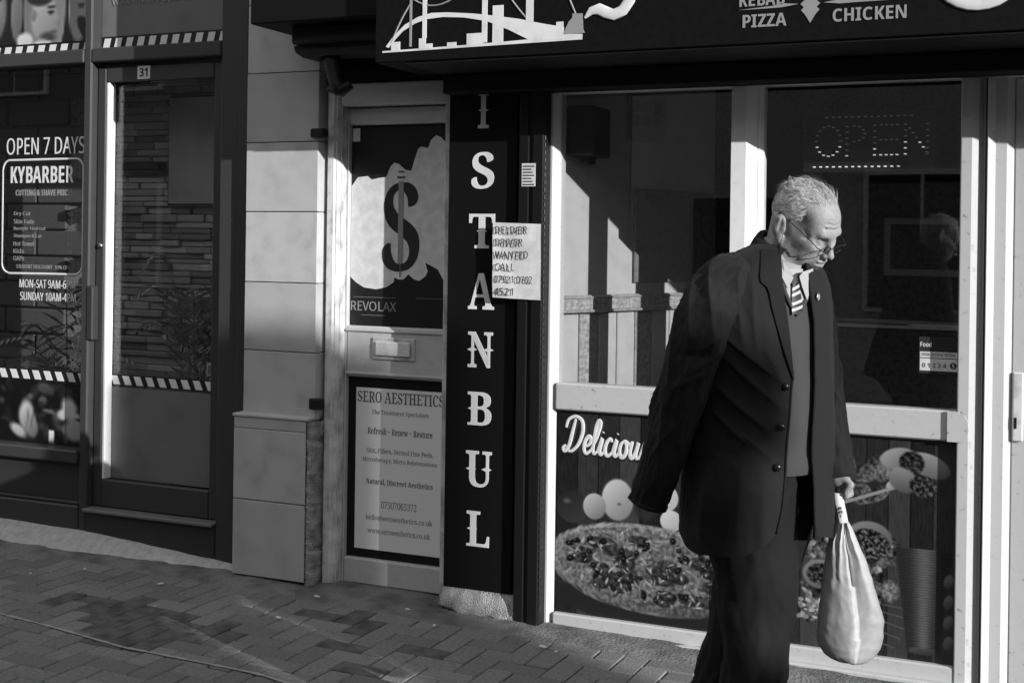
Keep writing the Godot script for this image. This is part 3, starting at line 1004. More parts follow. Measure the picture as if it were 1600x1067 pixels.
# ------------------------------------------------------------------ clinic door
func clinic_door() -> void:
	var s := thing("clinic_door", "pale grey framed door with a poster in its lower panel", "door", Vector3(-2.85, 0, -0.1))
	var fr: Material = M.frame_white
	var jam := pv([-3.177, -0.22, -3.177, -0.075, -3.165, -0.06, -3.158, -0.06, -3.154, -0.045, -3.124, -0.045, -3.118, -0.055, -3.112, -0.055, -3.104, -0.075, -3.100, -0.075, -3.099, -0.22])
	obj(prism(jam, -0.02, 2.265, "y"), "jamb", fr, s, -s.position)
	box(s, "jamb", fr, -2.575, -2.515, 0.0, 2.165, -0.22, -0.07, 0.004)
	box(s, "head_frame", M.door_paint, -3.098, -2.515, 2.166, 2.265, -0.22, -0.06, 0.006)
	box(s, "overdoor", M.sign_black, -3.177, -2.515, 2.266, 3.1, -0.22, -0.07, 0.003)
	box(s, "step", M.concrete, -3.17, -2.515, -0.2, 0.0, -0.3, -0.02, 0.006)
	var d := Node3D.new()
	d.name = "leaf"
	s.add_child(d)
	var D: Material = M.door_paint
	box(d, "stile", D, -3.098, -3.090, 0.01, 2.16, -0.18, -0.12, 0.001)
	box(d, "stile", D, -2.588, -2.576, 0.01, 2.16, -0.18, -0.12, 0.003)
	box(d, "top_rail", D, -3.0895, -2.5885, 2.085, 2.16, -0.18, -0.118, 0.006)
	box(d, "middle_rail", D, -3.0895, -2.5885, 0.945, 1.175, -0.18, -0.118, 0.008)
	box(d, "rail_moulding", D, -3.0895, -2.5885, 0.955, 0.968, -0.1178, -0.110, 0.003)
	box(d, "rail_moulding", D, -3.0895, -2.5885, 1.150, 1.163, -0.1178, -0.110, 0.003)
	box(d, "bottom_rail", D, -3.0895, -2.5885, 0.01, 0.125, -0.18, -0.118, 0.006)
	box(d, "pane", M.glass, -3.0895, -2.589, 1.176, 2.084, -0.150, -0.145, 0.0005)
	box(d, "lower_panel", M.post_black, -3.0895, -2.589, 0.126, 0.944, -0.158, -0.145, 0.001)
	# letter box
	var lb := Node3D.new()
	lb.name = "letter_box"
	d.add_child(lb)
	box(lb, "plate", M.frame_white, -2.948, -2.733, 1.028, 1.128, -0.1178, -0.110, 0.004)
	box(lb, "flap", M.paper, -2.928, -2.753, 1.046, 1.110, -0.1098, -0.100, 0.004)
	# black window film with a pale splash cut into it
	var f := thing("window_film", "black film with a pale splash and a large dark S on the clinic door", "window film", Vector3(-2.8, 1.6, -0.14))
	box(f, "film", M.band_black, -3.088, -2.59, 1.178, 2.083, -0.1446, -0.1438, 0.0002)
	var sp := [-3.088, 1.808, -3.055, 1.849, -3.003, 1.854, -2.983, 1.838, -2.946, 1.845, -2.907, 1.849, -2.886, 1.896, -2.866, 1.913, -2.845, 1.908, -2.810, 1.881, -2.779, 1.876, -2.765, 1.921, -2.746, 1.973, -2.731, 1.983, -2.696, 1.976, -2.682, 2.011, -2.658, 2.032, -2.633, 2.023, -2.590, 1.983, -2.590, 1.378, -2.613, 1.394, -2.639, 1.438, -2.703, 1.467, -2.690, 1.428, -2.702, 1.405, -2.732, 1.385, -2.757, 1.391, -2.787, 1.413, -2.812, 1.390, -2.837, 1.389, -2.858, 1.398, -2.862, 1.376, -2.902, 1.352, -2.953, 1.342, -3.016, 1.349, -3.057, 1.371, -3.088, 1.397]
	obj(prism(pv(sp), 0.0, 0.001), "splash", M.paper, f, Vector3(0, 0, -0.1436) - f.position)
	txt(f, "large_letter", "S", serif_bold, -2.828, 1.624, -0.1424, 0.19, 0.40, M.ink, 0.001)
	box(f, "syringe_barrel", M.print_grey, -2.842, -2.816, 1.46, 1.83, -0.1413, -0.1405, 0.0003)
	box(f, "syringe_needle", M.ink_soft, -2.832, -2.826, 1.40, 1.46, -0.1413, -0.1405, 0.0003)
	box(f, "syringe_plunger", M.ink_soft, -2.850, -2.808, 1.842, 1.852, -0.1413, -0.1405, 0.0003)
	box(f, "syringe_cap", M.ink_soft, -2.844, -2.814, 1.868, 1.876, -0.1413, -0.1405, 0.0003)
	txt(f, "lettering", "REVOLAX", sans, -2.965, 1.265, -0.1436, 0.235, 0.042, M.print_grey, 0.001)
	box(f, "rule", M.ink_soft, -3.07, -2.85, 1.303, 1.307, -0.1436, -0.143, 0.0002)
	box(f, "rule", M.ink_soft, -3.03, -2.90, 1.222, 1.226, -0.1436, -0.143, 0.0002)
	box(f, "rule", M.ink_soft, -2.75, -2.61, 1.305, 1.309, -0.1436, -0.143, 0.0002)
	var stk := box(null, "glass_sticker", M.paper, -3.085, -3.046, 2.012, 2.072, -0.1435, -0.1428, 0.0002)
	tag(stk, "small square white sticker in the top corner of the clinic door glass", "sticker")
	# poster in the lower panel
	var p := thing("clinic_poster", "pale printed poster of treatments in the lower panel of the clinic door", "poster", Vector3(-2.82, 0.5, -0.14))
	box(p, "sheet", M.paper_bright, -3.048, -2.592, 0.165, 0.895, -0.1448, -0.1435, 0.0005)
	var c := -2.82
	var rows := [["SERO AESTHETICS", 0.855, 0.44, 0.05, 0], ["The Treatment Specialists", 0.785, 0.29, 0.026, 1], ["Refresh ~ Renew ~ Restore", 0.703, 0.33, 0.030, 0], ["Skin, Fillers, Dermal Fine Peels,", 0.612, 0.34, 0.026, 1], ["Microtherapy, Micro Rejuvenations", 0.570, 0.38, 0.026, 1], ["Natural, Discreet Aesthetics", 0.472, 0.34, 0.030, 0], ["07507065372", 0.372, 0.18, 0.032, 1], ["hello@seroaesthetics.co.uk", 0.310, 0.34, 0.026, 1], ["www.seroaesthetics.co.uk", 0.252, 0.32, 0.024, 1]]
	for r in rows:
		txt(p, "text_line", r[0], serif_bold if r[4] == 0 else serif, c, r[1], -0.1433, r[2], r[3], M.ink_soft, 0.0006)

# ------------------------------------------------------------------ lettered pillar and shutter post
func pillar_sign() -> void:
	var s := thing("pillar_sign", "tall black board with white slab letters running down it", "sign", Vector3(-2.34, 0, 0.0))
	box(s, "board", M.sign_black, -2.505, -2.185, 0.095, 2.262, -0.2, 0.03, 0.004)
	var word := "ISTANBUL"
	var ys := [[2.04, 2.192], [1.785, 1.94], [1.535, 1.68], [1.278, 1.43], [1.033, 1.183], [0.79, 0.93], [0.53, 0.682], [0.28, 0.428]]
	var ws := [0.05, 0.105, 0.12, 0.12, 0.115, 0.11, 0.12, 0.105]
	for k in 8:
		var cy: float = (ys[k][0] + ys[k][1]) / 2
		var o := txt(s, "letter", word[k], serif_bold, -2.343, cy, 0.0305, ws[k], ys[k][1] - ys[k][0], M.letter_white, 0.003)
		# small pointed spur at mid height, as on fairground lettering
		if word[k] in "INTUBL":
			var bb: AABB = o.mesh.get_aabb()
			var lx := {"I": [0.0], "T": [0.0], "L": [-0.62], "N": [-0.78, 0.78], "U": [-0.72, 0.72], "B": [-0.66]}
			for e in lx[word[k]]:
				var px: float = -2.343 + e * ws[k] * 0.42
				obj(prism(pv([px - 0.024, cy, px, cy - 0.010, px + 0.024, cy, px, cy + 0.010]), 0.0305, 0.0332), "spur", M.letter_white, s, -s.position)
	# chipped rendered foot under the board
	var nn := FastNoiseLite.new()
	nn.seed = 3
	nn.frequency = 6.0
	var rings := []
	for i in 40:
		var x := -2.512 + 0.36 * i / 39.0
		var bot := -0.012 + 0.02 * nn.get_noise_1d(x) + 0.03 * (1.0 - clampf((x + 2.512) / 0.1, 0, 1)) * 0.6
		var t := 0.094
		var f := 0.045 + 0.012 * nn.get_noise_1d(x * 2.0 + 7.0)
		rings.append(PackedVector3Array([Vector3(x, t, -0.15), Vector3(x, t, 0.026), Vector3(x, t * 0.55, f), Vector3(x, bot + 0.012, f + 0.014), Vector3(x, bot, f + 0.004), Vector3(x, bot, -0.15)]))
	obj(loft(rings, true, false, true), "rendered_foot", M.plaster_rough, s, -s.position)
	var p := thing("shutter_post", "black steel roller shutter guide post beside the lettered board", "post", Vector3(-2.1, 0, 0.0))
	var prof := pv([-2.182, -0.15, -2.182, -0.01, -2.176, 0.005, -2.168, 0.006, -2.166, 0.055, -2.161, 0.06, -2.125, 0.06, -2.122, 0.052, -2.104, 0.052, -2.101, 0.06, -2.060, 0.06, -2.050, 0.054, -2.0485, -0.02, -2.0485, -0.15])
	obj(prism(prof, -0.05, 2.262, "y"), "guide_channel", M.post_black, p, -p.position)
	for k in 70:
		var yy := 0.06 + k * 0.0305
		box(p, "brush_tuft", M.post_black, -2.056, -2.0475, yy, yy + 0.022, 0.02, 0.057, 0.002)
	var lab := thing("post_sticker", "small white sticker of printed rows on the shutter post", "sticker", Vector3(-2.12, 1.83, 0.06))
	box(lab, "backing", M.paper, -2.151, -2.089, 1.793, 1.888, 0.0602, 0.061, 0.0003)
	for k in 7:
		box(lab, "print_row", M.ink, -2.147, -2.095 - 0.006 * (k % 3), 1.798 + k * 0.0125, 1.803 + k * 0.0125, 0.0611, 0.0615, 0.0001)
	# taped notice
	var n := thing("paper_notice", "white paper notice with printed capitals taped across the shutter post", "notice", Vector3(-2.16, 1.49, 0.066))
	var rr := []
	for i in 13:
		var y := 1.332 + 0.312 * i / 12.0
		var row := PackedVector3Array()
		for j in 13:
			var x := -2.274 + 0.217 * j / 12.0 + (y - 1.49) * -0.01
			var bend := 0.006 * sin(j * 0.55 + i * 0.3) * (0.35 if j > 5 else 1.0) + 0.004 * sin(i * 0.8)
			row.append(Vector3(x, y - 0.006 * (j / 12.0) , 0.0690 + bend * 0.4))
		rr.append(row)
	obj(loft(rr, false), "sheet", M.paper, n, -n.position)
	var words := ["DELIVER", "DRIVER", "WANTED", "CALL", "07921 0762", "4521"]
	var wid := [0.145, 0.125, 0.15, 0.09, 0.17, 0.085]
	for k in 6:
		txt(n, "text_line", words[k], sans, -2.262 + wid[k] / 2, 1.612 - k * 0.051, 0.0750, wid[k], 0.03, M.ink, 0.0006, 0.05)

# ------------------------------------------------------------------ takeaway front
func ext(parent: Node3D, called: String, prof: PackedVector2Array, y0: float, y1: float, m: Material) -> MeshInstance3D:
	return obj(prism(prof, y0, y1, "y"), called, m, parent, -parent_at(parent))

func takeaway() -> void:
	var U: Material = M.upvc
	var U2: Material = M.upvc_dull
	var s := thing("takeaway_shopfront", "white plastic framed shop front with big glass panes over two food posters", "shop front", Vector3(-1.2, 0, 0))
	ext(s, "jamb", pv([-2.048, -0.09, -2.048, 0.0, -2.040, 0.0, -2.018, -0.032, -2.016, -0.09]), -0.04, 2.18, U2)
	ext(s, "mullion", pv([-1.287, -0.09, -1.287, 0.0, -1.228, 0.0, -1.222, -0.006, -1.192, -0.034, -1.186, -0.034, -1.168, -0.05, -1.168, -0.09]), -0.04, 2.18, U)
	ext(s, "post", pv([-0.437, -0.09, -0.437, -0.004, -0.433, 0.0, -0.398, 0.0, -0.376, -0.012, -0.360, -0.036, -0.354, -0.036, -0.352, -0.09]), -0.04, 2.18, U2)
	ext(s, "gap_shade_strip", pv([-0.3515, -0.09, -0.3515, -0.03, -0.3465, -0.03, -0.3465, -0.09]), -0.04, 2.18, M.seal)  # black strip standing for the shade in the gap
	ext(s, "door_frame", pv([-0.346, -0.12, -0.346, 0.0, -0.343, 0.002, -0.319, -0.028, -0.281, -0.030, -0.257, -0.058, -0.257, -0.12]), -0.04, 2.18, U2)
	box(s, "head", U, -2.048, 0.75, 2.181, 2.24, -0.09, -0.01, 0.004)
	# rails
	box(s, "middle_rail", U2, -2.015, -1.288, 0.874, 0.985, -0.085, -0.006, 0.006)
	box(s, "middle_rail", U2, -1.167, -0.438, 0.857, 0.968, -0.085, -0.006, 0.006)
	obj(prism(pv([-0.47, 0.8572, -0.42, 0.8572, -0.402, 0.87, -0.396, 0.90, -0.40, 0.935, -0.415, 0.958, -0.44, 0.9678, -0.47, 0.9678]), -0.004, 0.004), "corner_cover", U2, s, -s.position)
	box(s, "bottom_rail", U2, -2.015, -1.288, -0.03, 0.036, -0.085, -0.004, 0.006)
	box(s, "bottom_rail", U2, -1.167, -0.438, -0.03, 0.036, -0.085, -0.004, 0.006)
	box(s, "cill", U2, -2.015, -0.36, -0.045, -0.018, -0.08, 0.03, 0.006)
	for q in [[-2.015, -1.288, 0.98, 0.874], [-1.167, -0.438, 0.966, 0.857]]:
		box(s, "pane", M.glass, q[0], q[1], q[2], 2.18, -0.052, -0.046, 0.0005)
		box(s, "gasket", M.seal, q[0], q[1], q[3] - 0.006, q[3] - 0.0005, -0.05, -0.018, 0.001)
	# door
	var d := Node3D.new()
	d.name = "door"
	s.add_child(d)
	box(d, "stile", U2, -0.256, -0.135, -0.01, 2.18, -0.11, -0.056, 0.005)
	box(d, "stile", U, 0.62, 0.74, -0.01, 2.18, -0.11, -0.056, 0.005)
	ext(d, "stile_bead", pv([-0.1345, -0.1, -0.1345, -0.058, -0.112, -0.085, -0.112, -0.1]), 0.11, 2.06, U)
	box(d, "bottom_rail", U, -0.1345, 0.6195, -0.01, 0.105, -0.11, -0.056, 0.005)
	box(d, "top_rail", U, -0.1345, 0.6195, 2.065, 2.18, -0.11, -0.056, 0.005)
	box(d, "pane", M.glass, -0.111, 0.6195, 0.106, 2.064, -0.092, -0.088, 0.0005)
	# lever handle on a back plate
	var h := Node3D.new()
	h.name = "handle"
	d.add_child(h)
	box(h, "back_plate", M.frame_white, -0.252, -0.214, 0.868, 1.118, -0.0555, -0.042, 0.008)
	obj(tube(PackedVector3Array([Vector3(-0.233, 1.02, -0.045), Vector3(-0.233, 1.02, -0.005), Vector3(-0.229, 1.02, 0.002), Vector3(-0.21, 1.018, 0.006), Vector3(-0.15, 1.014, 0.005), Vector3(-0.105, 1.013, 0.0)]), [0.010, 0.010, 0.0105, 0.011, 0.010, 0.009], 12), "lever", M.handle_grey, h)
	box(h, "keyhole", M.iron, -0.246, -0.236, 0.915, 0.955, -0.0418, -0.039, 0.002)
	# posters behind the lower panels
	var po := sheet("pizza_poster", tex_of(pizza_print()), -2.014, -1.289, 0.037, 0.867, -0.03, 0.3)
	tag(po, "poster of a pepperoni pizza with tomatoes and onions under the takeaway window", "poster")
	script_word(po)
	po = sheet("kebab_poster", tex_of(kebab_print()), -1.166, -0.439, 0.037, 0.85, -0.03, 0.3)
	tag(po, "poster of kebabs, wraps and skewers under the takeaway window beside the door", "poster")
	# food hygiene sticker
	var fs := thing("rating_sticker", "black and white food hygiene rating sticker low on the takeaway glass", "sticker", Vector3(-0.5, 1.15, -0.045))
	box(fs, "backing", M.ink, -0.578, -0.442, 1.098, 1.232, -0.0455, -0.0445, 0.0002)
	box(fs, "rating_panel", M.paper, -0.574, -0.442, 1.108, 1.178, -0.0443, -0.0438, 0.0001)
	txt(fs, "heading", "FOOD HYGIENE RATING", sans_bold, -0.508, 1.168, -0.0436, 0.118, 0.011, M.ink_soft, 0.0004)
	box(fs, "rule", M.ink, -0.574, -0.442, 1.153, 1.156, -0.0437, -0.0433, 0.0001)
	txt(fs, "scores", "0 1 2 3 4", sans_bold, -0.523, 1.128, -0.0436, 0.085, 0.016, M.ink_soft, 0.0004)
	obj(tube(PackedVector3Array([Vector3(-0.456, 1.129, -0.0437), Vector3(-0.456, 1.129, -0.0432)]), [0.012], 16), "score_disc", M.ink, fs, -fs.position)
	txt(fs, "score", "5", sans_bold, -0.456, 1.129, -0.0430, 0.009, 0.014, M.paper, 0.0004)
	txt(fs, "logo", "Food", sans_bold, -0.553, 1.205, -0.0443, 0.04, 0.018, M.paper, 0.0004)
	# LED open sign hung behind the glass
	var o := thing("open_sign", "black LED sign with the word OPEN in small dots behind the takeaway glass", "sign", Vector3(-0.8, 1.95, -0.12))
	box(o, "panel", M.soffit_black, -1.03, -0.53, 1.845, 2.085, -0.14, -0.11, 0.006)
	var lit := []
	var dim := []
	for k in 14: lit.append(Vector2(-0.985 + k * 0.0243, 1.869))
	for k in 14: dim.append(Vector2(-0.94 + k * 0.0243, 2.06))
	for k in 16:
		var a := TAU * k / 16.0
		var q := Vector2(-0.932 + 0.047 * cos(a), 1.968 + 0.058 * sin(a))
		if sin(a) < -0.35: lit.append(q)
		else: dim.append(q)
	for k in 6:
		var q := Vector2(-0.862, 1.911 + k * 0.0225)
		if k < 1: lit.append(q)
		else: dim.append(q)
	for k in 7:
		var a := -PI / 2 + PI * k / 6.0
		dim.append(Vector2(-0.835 + 0.04 * cos(a), 1.995 + 0.03 * sin(a)))
	for k in 6:
		var q := Vector2(-0.758, 1.913 + k * 0.0225)
		if k < 2: lit.append(q)
		else: dim.append(q)
	for k in 4:
		lit.append(Vector2(-0.735 + k * 0.02, 1.913))
		dim.append(Vector2(-0.735 + k * 0.02, 1.97))
		dim.append(Vector2(-0.735 + k * 0.02, 2.027))
	for k in 6:
		var q := Vector2(-0.645, 1.915 + k * 0.0225)
		if k < 3: lit.append(q)
		else: dim.append(q)
		dim.append(Vector2(-0.565, 1.915 + k * 0.0225))
		q = Vector2(-0.63 + k * 0.0125, 2.012 - k * 0.018)
		if k in [3, 4]: lit.append(q)
		else: dim.append(q)
	for set in [[lit, "lit_dots", "led_lit"], [dim, "faint_dots", "led_faint_glow"]]:
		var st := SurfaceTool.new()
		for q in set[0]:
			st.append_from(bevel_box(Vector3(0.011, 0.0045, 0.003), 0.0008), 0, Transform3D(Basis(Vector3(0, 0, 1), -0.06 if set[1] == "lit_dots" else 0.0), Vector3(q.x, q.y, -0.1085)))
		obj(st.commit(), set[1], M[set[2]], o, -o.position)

func script_word(po: Node3D) -> void:
	# the word Delicious in flowing script, each letter a thick white stroke on a dark one
	var glyphs := [
		[0.0, [[0.62, 2.0, 0.5, 1.2, 0.36, 0.35, 0.1, 0.0, -0.05, 0.22, 0.15, 0.38], [0.0, 1.45, 0.12, 1.95, 0.6, 2.15, 1.1, 1.9, 1.25, 1.25, 1.05, 0.5, 0.62, 0.05, 0.25, 0.1]]],
		[1.42, [[0.0, 0.42, 0.4, 0.55, 0.5, 0.9, 0.3, 1.05, 0.08, 0.7, 0.08, 0.25, 0.28, 0.0, 0.62, 0.25]]],
		[2.02, [[0.0, 0.25, 0.32, 1.1, 0.45, 1.85, 0.3, 2.05, 0.16, 1.6, 0.12, 0.5, 0.22, 0.03, 0.5, 0.25]]],
		[2.5, [[0.0, 0.25, 0.22, 1.0, 0.14, 0.3, 0.24, 0.02, 0.48, 0.25], [0.24, 1.36, 0.27, 1.42]]],
		[2.96, [[0.5, 0.85, 0.34, 1.05, 0.1, 0.75, 0.07, 0.3, 0.28, 0.0, 0.62, 0.25]]],
		[3.55, [[0.0, 0.25, 0.22, 1.0, 0.14, 0.3, 0.24, 0.02, 0.48, 0.25], [0.24, 1.36, 0.27, 1.42]]],
		[4.02, [[0.34, 1.02, 0.1, 0.8, 0.05, 0.35, 0.25, 0.0, 0.5, 0.25, 0.5, 0.75, 0.34, 1.02, 0.75, 0.8]]],
		[4.72, [[0.05, 0.7, 0.18, 1.0, 0.1, 0.35, 0.26, 0.02, 0.5, 0.4, 0.62, 1.0, 0.54, 0.3, 0.64, 0.02, 0.88, 0.25]]],
		[5.55, [[0.0, 0.25, 0.3, 1.05, 0.46, 0.6, 0.44, 0.15, 0.2, -0.02, 0.0, 0.12]]]]
	for g in glyphs:
		for st in g[1]:
			var c := Curve2D.new()
			var n: int = st.size() / 2
			for k in n:
				var q := Vector2(st[2 * k], st[2 * k + 1])
				var a := Vector2(st[2 * maxi(k - 1, 0)], st[2 * maxi(k - 1, 0) + 1])
				var b := Vector2(st[2 * mini(k + 1, n - 1)], st[2 * mini(k + 1, n - 1) + 1])
				c.add_point(q, (a - b) / 6.0, (b - a) / 6.0)
			c.bake_interval = 0.08
			var front := PackedVector3Array()
			for q in c.get_baked_points():
				front.append(Vector3(-1.985 + (g[0] + q.x + 0.14 * q.y) * 0.0595, 0.702 + q.y * 0.068 - 0.002 * g[0], -0.0285))
			var rad := []
			for k in front.size():
				rad.append(0.0085 * (0.65 + 0.35 * sin(PI * k / maxf(1.0, front.size() - 1))))
			obj(tube(front, rad, 8, true, Vector2(1.0, 0.16), Vector3(0, 0, 1)), "script_letter", M.letter_white, po)
			var back := PackedVector3Array()
			for q in front: back.append(q + Vector3(0.003, -0.003, -0.0012))
			obj(tube(back, [0.0118], 8, true, Vector2(1.0, 0.06), Vector3(0, 0, 1)), "letter_outline", M.ink, po)

func soften(im: Image, k: int) -> void:
	var w := im.get_width()
	var h := im.get_height()
	im.resize(w / k, h / k, Image.INTERPOLATE_BILINEAR)
	im.resize(w, h, Image.INTERPOLATE_CUBIC)

func plank_bg(im: Image, n: int, sd: int) -> void:
	var w := im.get_width()
	var h := im.get_height()
	var nf := FastNoiseLite.new()
	nf.seed = sd
	nf.frequency = 0.03
	for x in w:
		var pk := int(x * n / float(w))
		var base := [0.17, 0.12, 0.24, 0.15, 0.20, 0.11, 0.22, 0.16][(pk * 3 + sd) % 8] as float
		var edge: bool = fposmod(x * n / float(w), 1.0) < 0.05
		for y in h:
			var g := base + 0.07 * nf.get_noise_2d(x * 6.0, y * 0.5) + 0.03 * nf.get_noise_2d(x * 18.0, y * 3.0)
			if edge: g *= 0.4
			im.set_pixel(x, y, Color(g, g, g))

func pizza_print() -> Image:
	var r := RandomNumberGenerator.new()
	r.seed = 21
	noise2.frequency = 0.03
	var w := 600
	var h := 702
	var im := canvas(w, h, 0.1)
	plank_bg(im, 8, 1)
	# tomatoes, onions, garlic behind
	dab(im, 60, 330, 62, 60, 0.14, 0.22, 0.1)
	dab(im, 40, 312, 20, 14, 0.4, 0.3, 0.8)
	dab(im, 222, 292, 60, 76, 0.8, 0.5, 0.12)
	dab(im, 228, 306, 10, 8, 0.4, 0.4, 0.6)
	dab(im, 140, 322, 44, 48, 0.76, 0.46, 0.12)
	dab(im, 320, 310, 44, 56, 0.12, 0.2, 0.4)
	dab(im, 392, 270, 44, 48, 0.86, 0.7, 0.1)
	dab(im, 410, 346, 40, 38, 0.82, 0.66, 0.1)
	dab(im, 505, 290, 74, 70, 0.24, 0.16, 0.1)
	dab(im, 500, 275, 14, 12, 0.7, 0.6, 0.9)
	dab(im, 492, 356, 36, 40, 0.84, 0.7, 0.1)
	dab(im, 565, 382, 56, 56, 0.22, 0.14, 0.1)
	dab(im, 568, 388, 12, 10, 0.6, 0.5, 0.9)
	# board, crust, base
	dab(im, 330, 585, 420, 150, 0.10, 0.16, 0.03, 0.09)
	dab(im, 335, 545, 378, 168, 0.16, 0.12, 0.03, 0.07)
	dab(im, 338, 520, 372, 155, 0.56, 0.30, 0.05, 0.06, 0.2)
	dab(im, 342, 512, 345, 132, 0.40, 0.34, 0.05, 0.06, 0.3)
	for k in 420:
		var a := r.randf() * TAU
		var q := sqrt(r.randf()) * 0.97
		var p := Vector2(340 * q * cos(a), 128 * q * sin(a)).rotated(0.06) + Vector2(342, 512)
		dab(im, p.x, p.y, r.randf_range(9, 30), r.randf_range(5, 12), r.randf_range(0.32, 0.6), r.randf_range(0.28, 0.5), 0.7, r.randf() * 0.8 - 0.3, 0.15)
	for k in 30:
		var a := r.randf() * TAU
		var q := sqrt(r.randf()) * 0.9
		var p := Vector2(340 * q * cos(a), 122 * q * sin(a)).rotated(0.06) + Vector2(342, 510)
		dab(im, p.x, p.y + 3, r.randf_range(36, 44), r.randf_range(19, 23), 0.10, 0.12, 0.3, 0.12)
		dab(im, p.x, p.y, r.randf_range(33, 40), r.randf_range(16, 20), r.randf_range(0.22, 0.28), r.randf_range(0.15, 0.2), 0.15, r.randf() * 0.4 - 0.1, 0.22)
	for k in 170:
		var a := r.randf() * TAU
		var q := sqrt(r.randf()) * 0.97
		var p := Vector2(340 * q * cos(a), 128 * q * sin(a)).rotated(0.06) + Vector2(342, 512)
		dab(im, p.x, p.y, r.randf_range(5, 20), r.randf_range(3, 6), r.randf_range(0.5, 0.8), r.randf_range(0.4, 0.66), 0.7, r.randf() * 3.0)
	for k in 36:
		var a := r.randf() * TAU
		var q := sqrt(r.randf()) * 0.92
		var p := Vector2(340 * q * cos(a), 122 * q * sin(a)).rotated(0.06) + Vector2(342, 508)
		dab(im, p.x, p.y, r.randf_range(10, 24), r.randf_range(7, 14), 0.03, 0.09, 0.45, r.randf() * 3.0)
		dab(im, p.x - 1, p.y - 2, 6, 3.5, r.randf_range(0.2, 0.34), -1.0, 0.6)
	for k in 60:
		var a := r.randf() * TAU
		var p := Vector2(362 * cos(a), 146 * sin(a)).rotated(0.06) + Vector2(338, 520)
		dab(im, p.x, p.y, r.randf_range(12, 30), r.randf_range(5, 9), r.randf_range(0.3, 0.62) - 0.12 * sin(a), -1.0, 0.8, a + 1.6)
	soften(im, 2)
	return im

func kebab_print() -> Image:
	var r := RandomNumberGenerator.new()
	r.seed = 5
	noise2.frequency = 0.04
	var w := 600
	var h := 670
	var im := canvas(w, h, 0.1)
	plank_bg(im, 9, 4)
	# plate of drumsticks
	for k in 14:
		var p := Vector2(r.randf_range(160, 385), r.randf_range(80, 190))
		dab(im, p.x, p.y, r.randf_range(28, 48), r.randf_range(20, 32), r.randf_range(0.36, 0.5), r.randf_range(0.12, 0.2), 0.2, r.randf() * 3.0, 0.25)
	bars(im, [Vector2(120, 235), Vector2(250, 215), Vector2(420, 150)], 6, 0.55)
	dab(im, 415, 140, 26, 16, 0.7, 0.5, 0.3, -0.5)
	# wraps
	dab(im, 430, 60, 60, 36, 0.62, 0.4, 0.15, -0.2)
	dab(im, 520, 75, 70, 38, 0.6, 0.36, 0.15, 0.35)
	dab(im, 470, 70, 42, 38, 0.12, 0.2, 0.2, 0.2, 0.3)
	dab(im, 445, 125, 52, 40, 0.55, 0.3, 0.2, 0.5)
	dab(im, 505, 140, 46, 36, 0.14, 0.24, 0.2, 0.2, 0.4)
	# salad and burger heap
	for k in 190:
		var p := Vector2(r.randf_range(150, 430), r.randf_range(290, 600))
		if p.x > 400 - (p.y - 290) * 0.1 and p.y > 380: continue
		dab(im, p.x, p.y, r.randf_range(10, 38), r.randf_range(6, 18), [0.08, 0.2, 0.34, 0.5, 0.7][r.randi_range(0, 4)], r.randf_range(0.1, 0.4), 0.3, r.randf() * 3.0, 0.2)
	dab(im, 345, 315, 74, 58, 0.5, 0.34, 0.1)
	dab(im, 350, 330, 66, 48, 0.18, 0.26, 0.15, 0.3, 0.5)
	dab(im, 200, 440, 60, 48, 0.48, 0.36, 0.08)
	dab(im, 200, 440, 48, 36, 0.14, 0.2, 0.2, 0, 0.4)
	dab(im, 410, 470, 32, 40, 0.5, 0.4, 0.4, 0, 0.3)
	for k in 40:
		var p := Vector2(r.randf_range(130, 200), r.randf_range(520, 580))
		dab(im, p.x, p.y, r.randf_range(5, 12), r.randf_range(5, 9), r.randf_range(0.4, 0.75), -1.0, 0.5)
	for k in 5:
		bars(im, [Vector2(150 + k * 60, 560 - k * 12), Vector2(420 + k * 20, 640 - k * 30)], 3.0, 0.3)
	# tall doner cone
	for y in range(330, 650):
		var hw := lerpf(82, 46, (y - 330) / 320.0)
		for x in range(int(510 - hw), int(510 + hw)):
			if x < 0 or x >= w: continue
			var u := (x - 510) / hw
			var g := 0.15 + 0.2 * exp(-u * u * 6.0) + 0.05 * noise2.get_noise_2d(x * 1.0, y * 8.0) + 0.04 * sin(y * 0.8 + 2.0 * noise2.get_noise_2d(x, y))
			im.set_pixel(x, y, Color(g, g, g))
	dab(im, 510, 640, 48, 12, 0.3, 0.16, 0.2)
	for k in 4:
		dab(im, 582, 420 + k * 62, 16, 26, 0.5, 0.26, 0.3, 0.3)
	soften(im, 2)
	return im

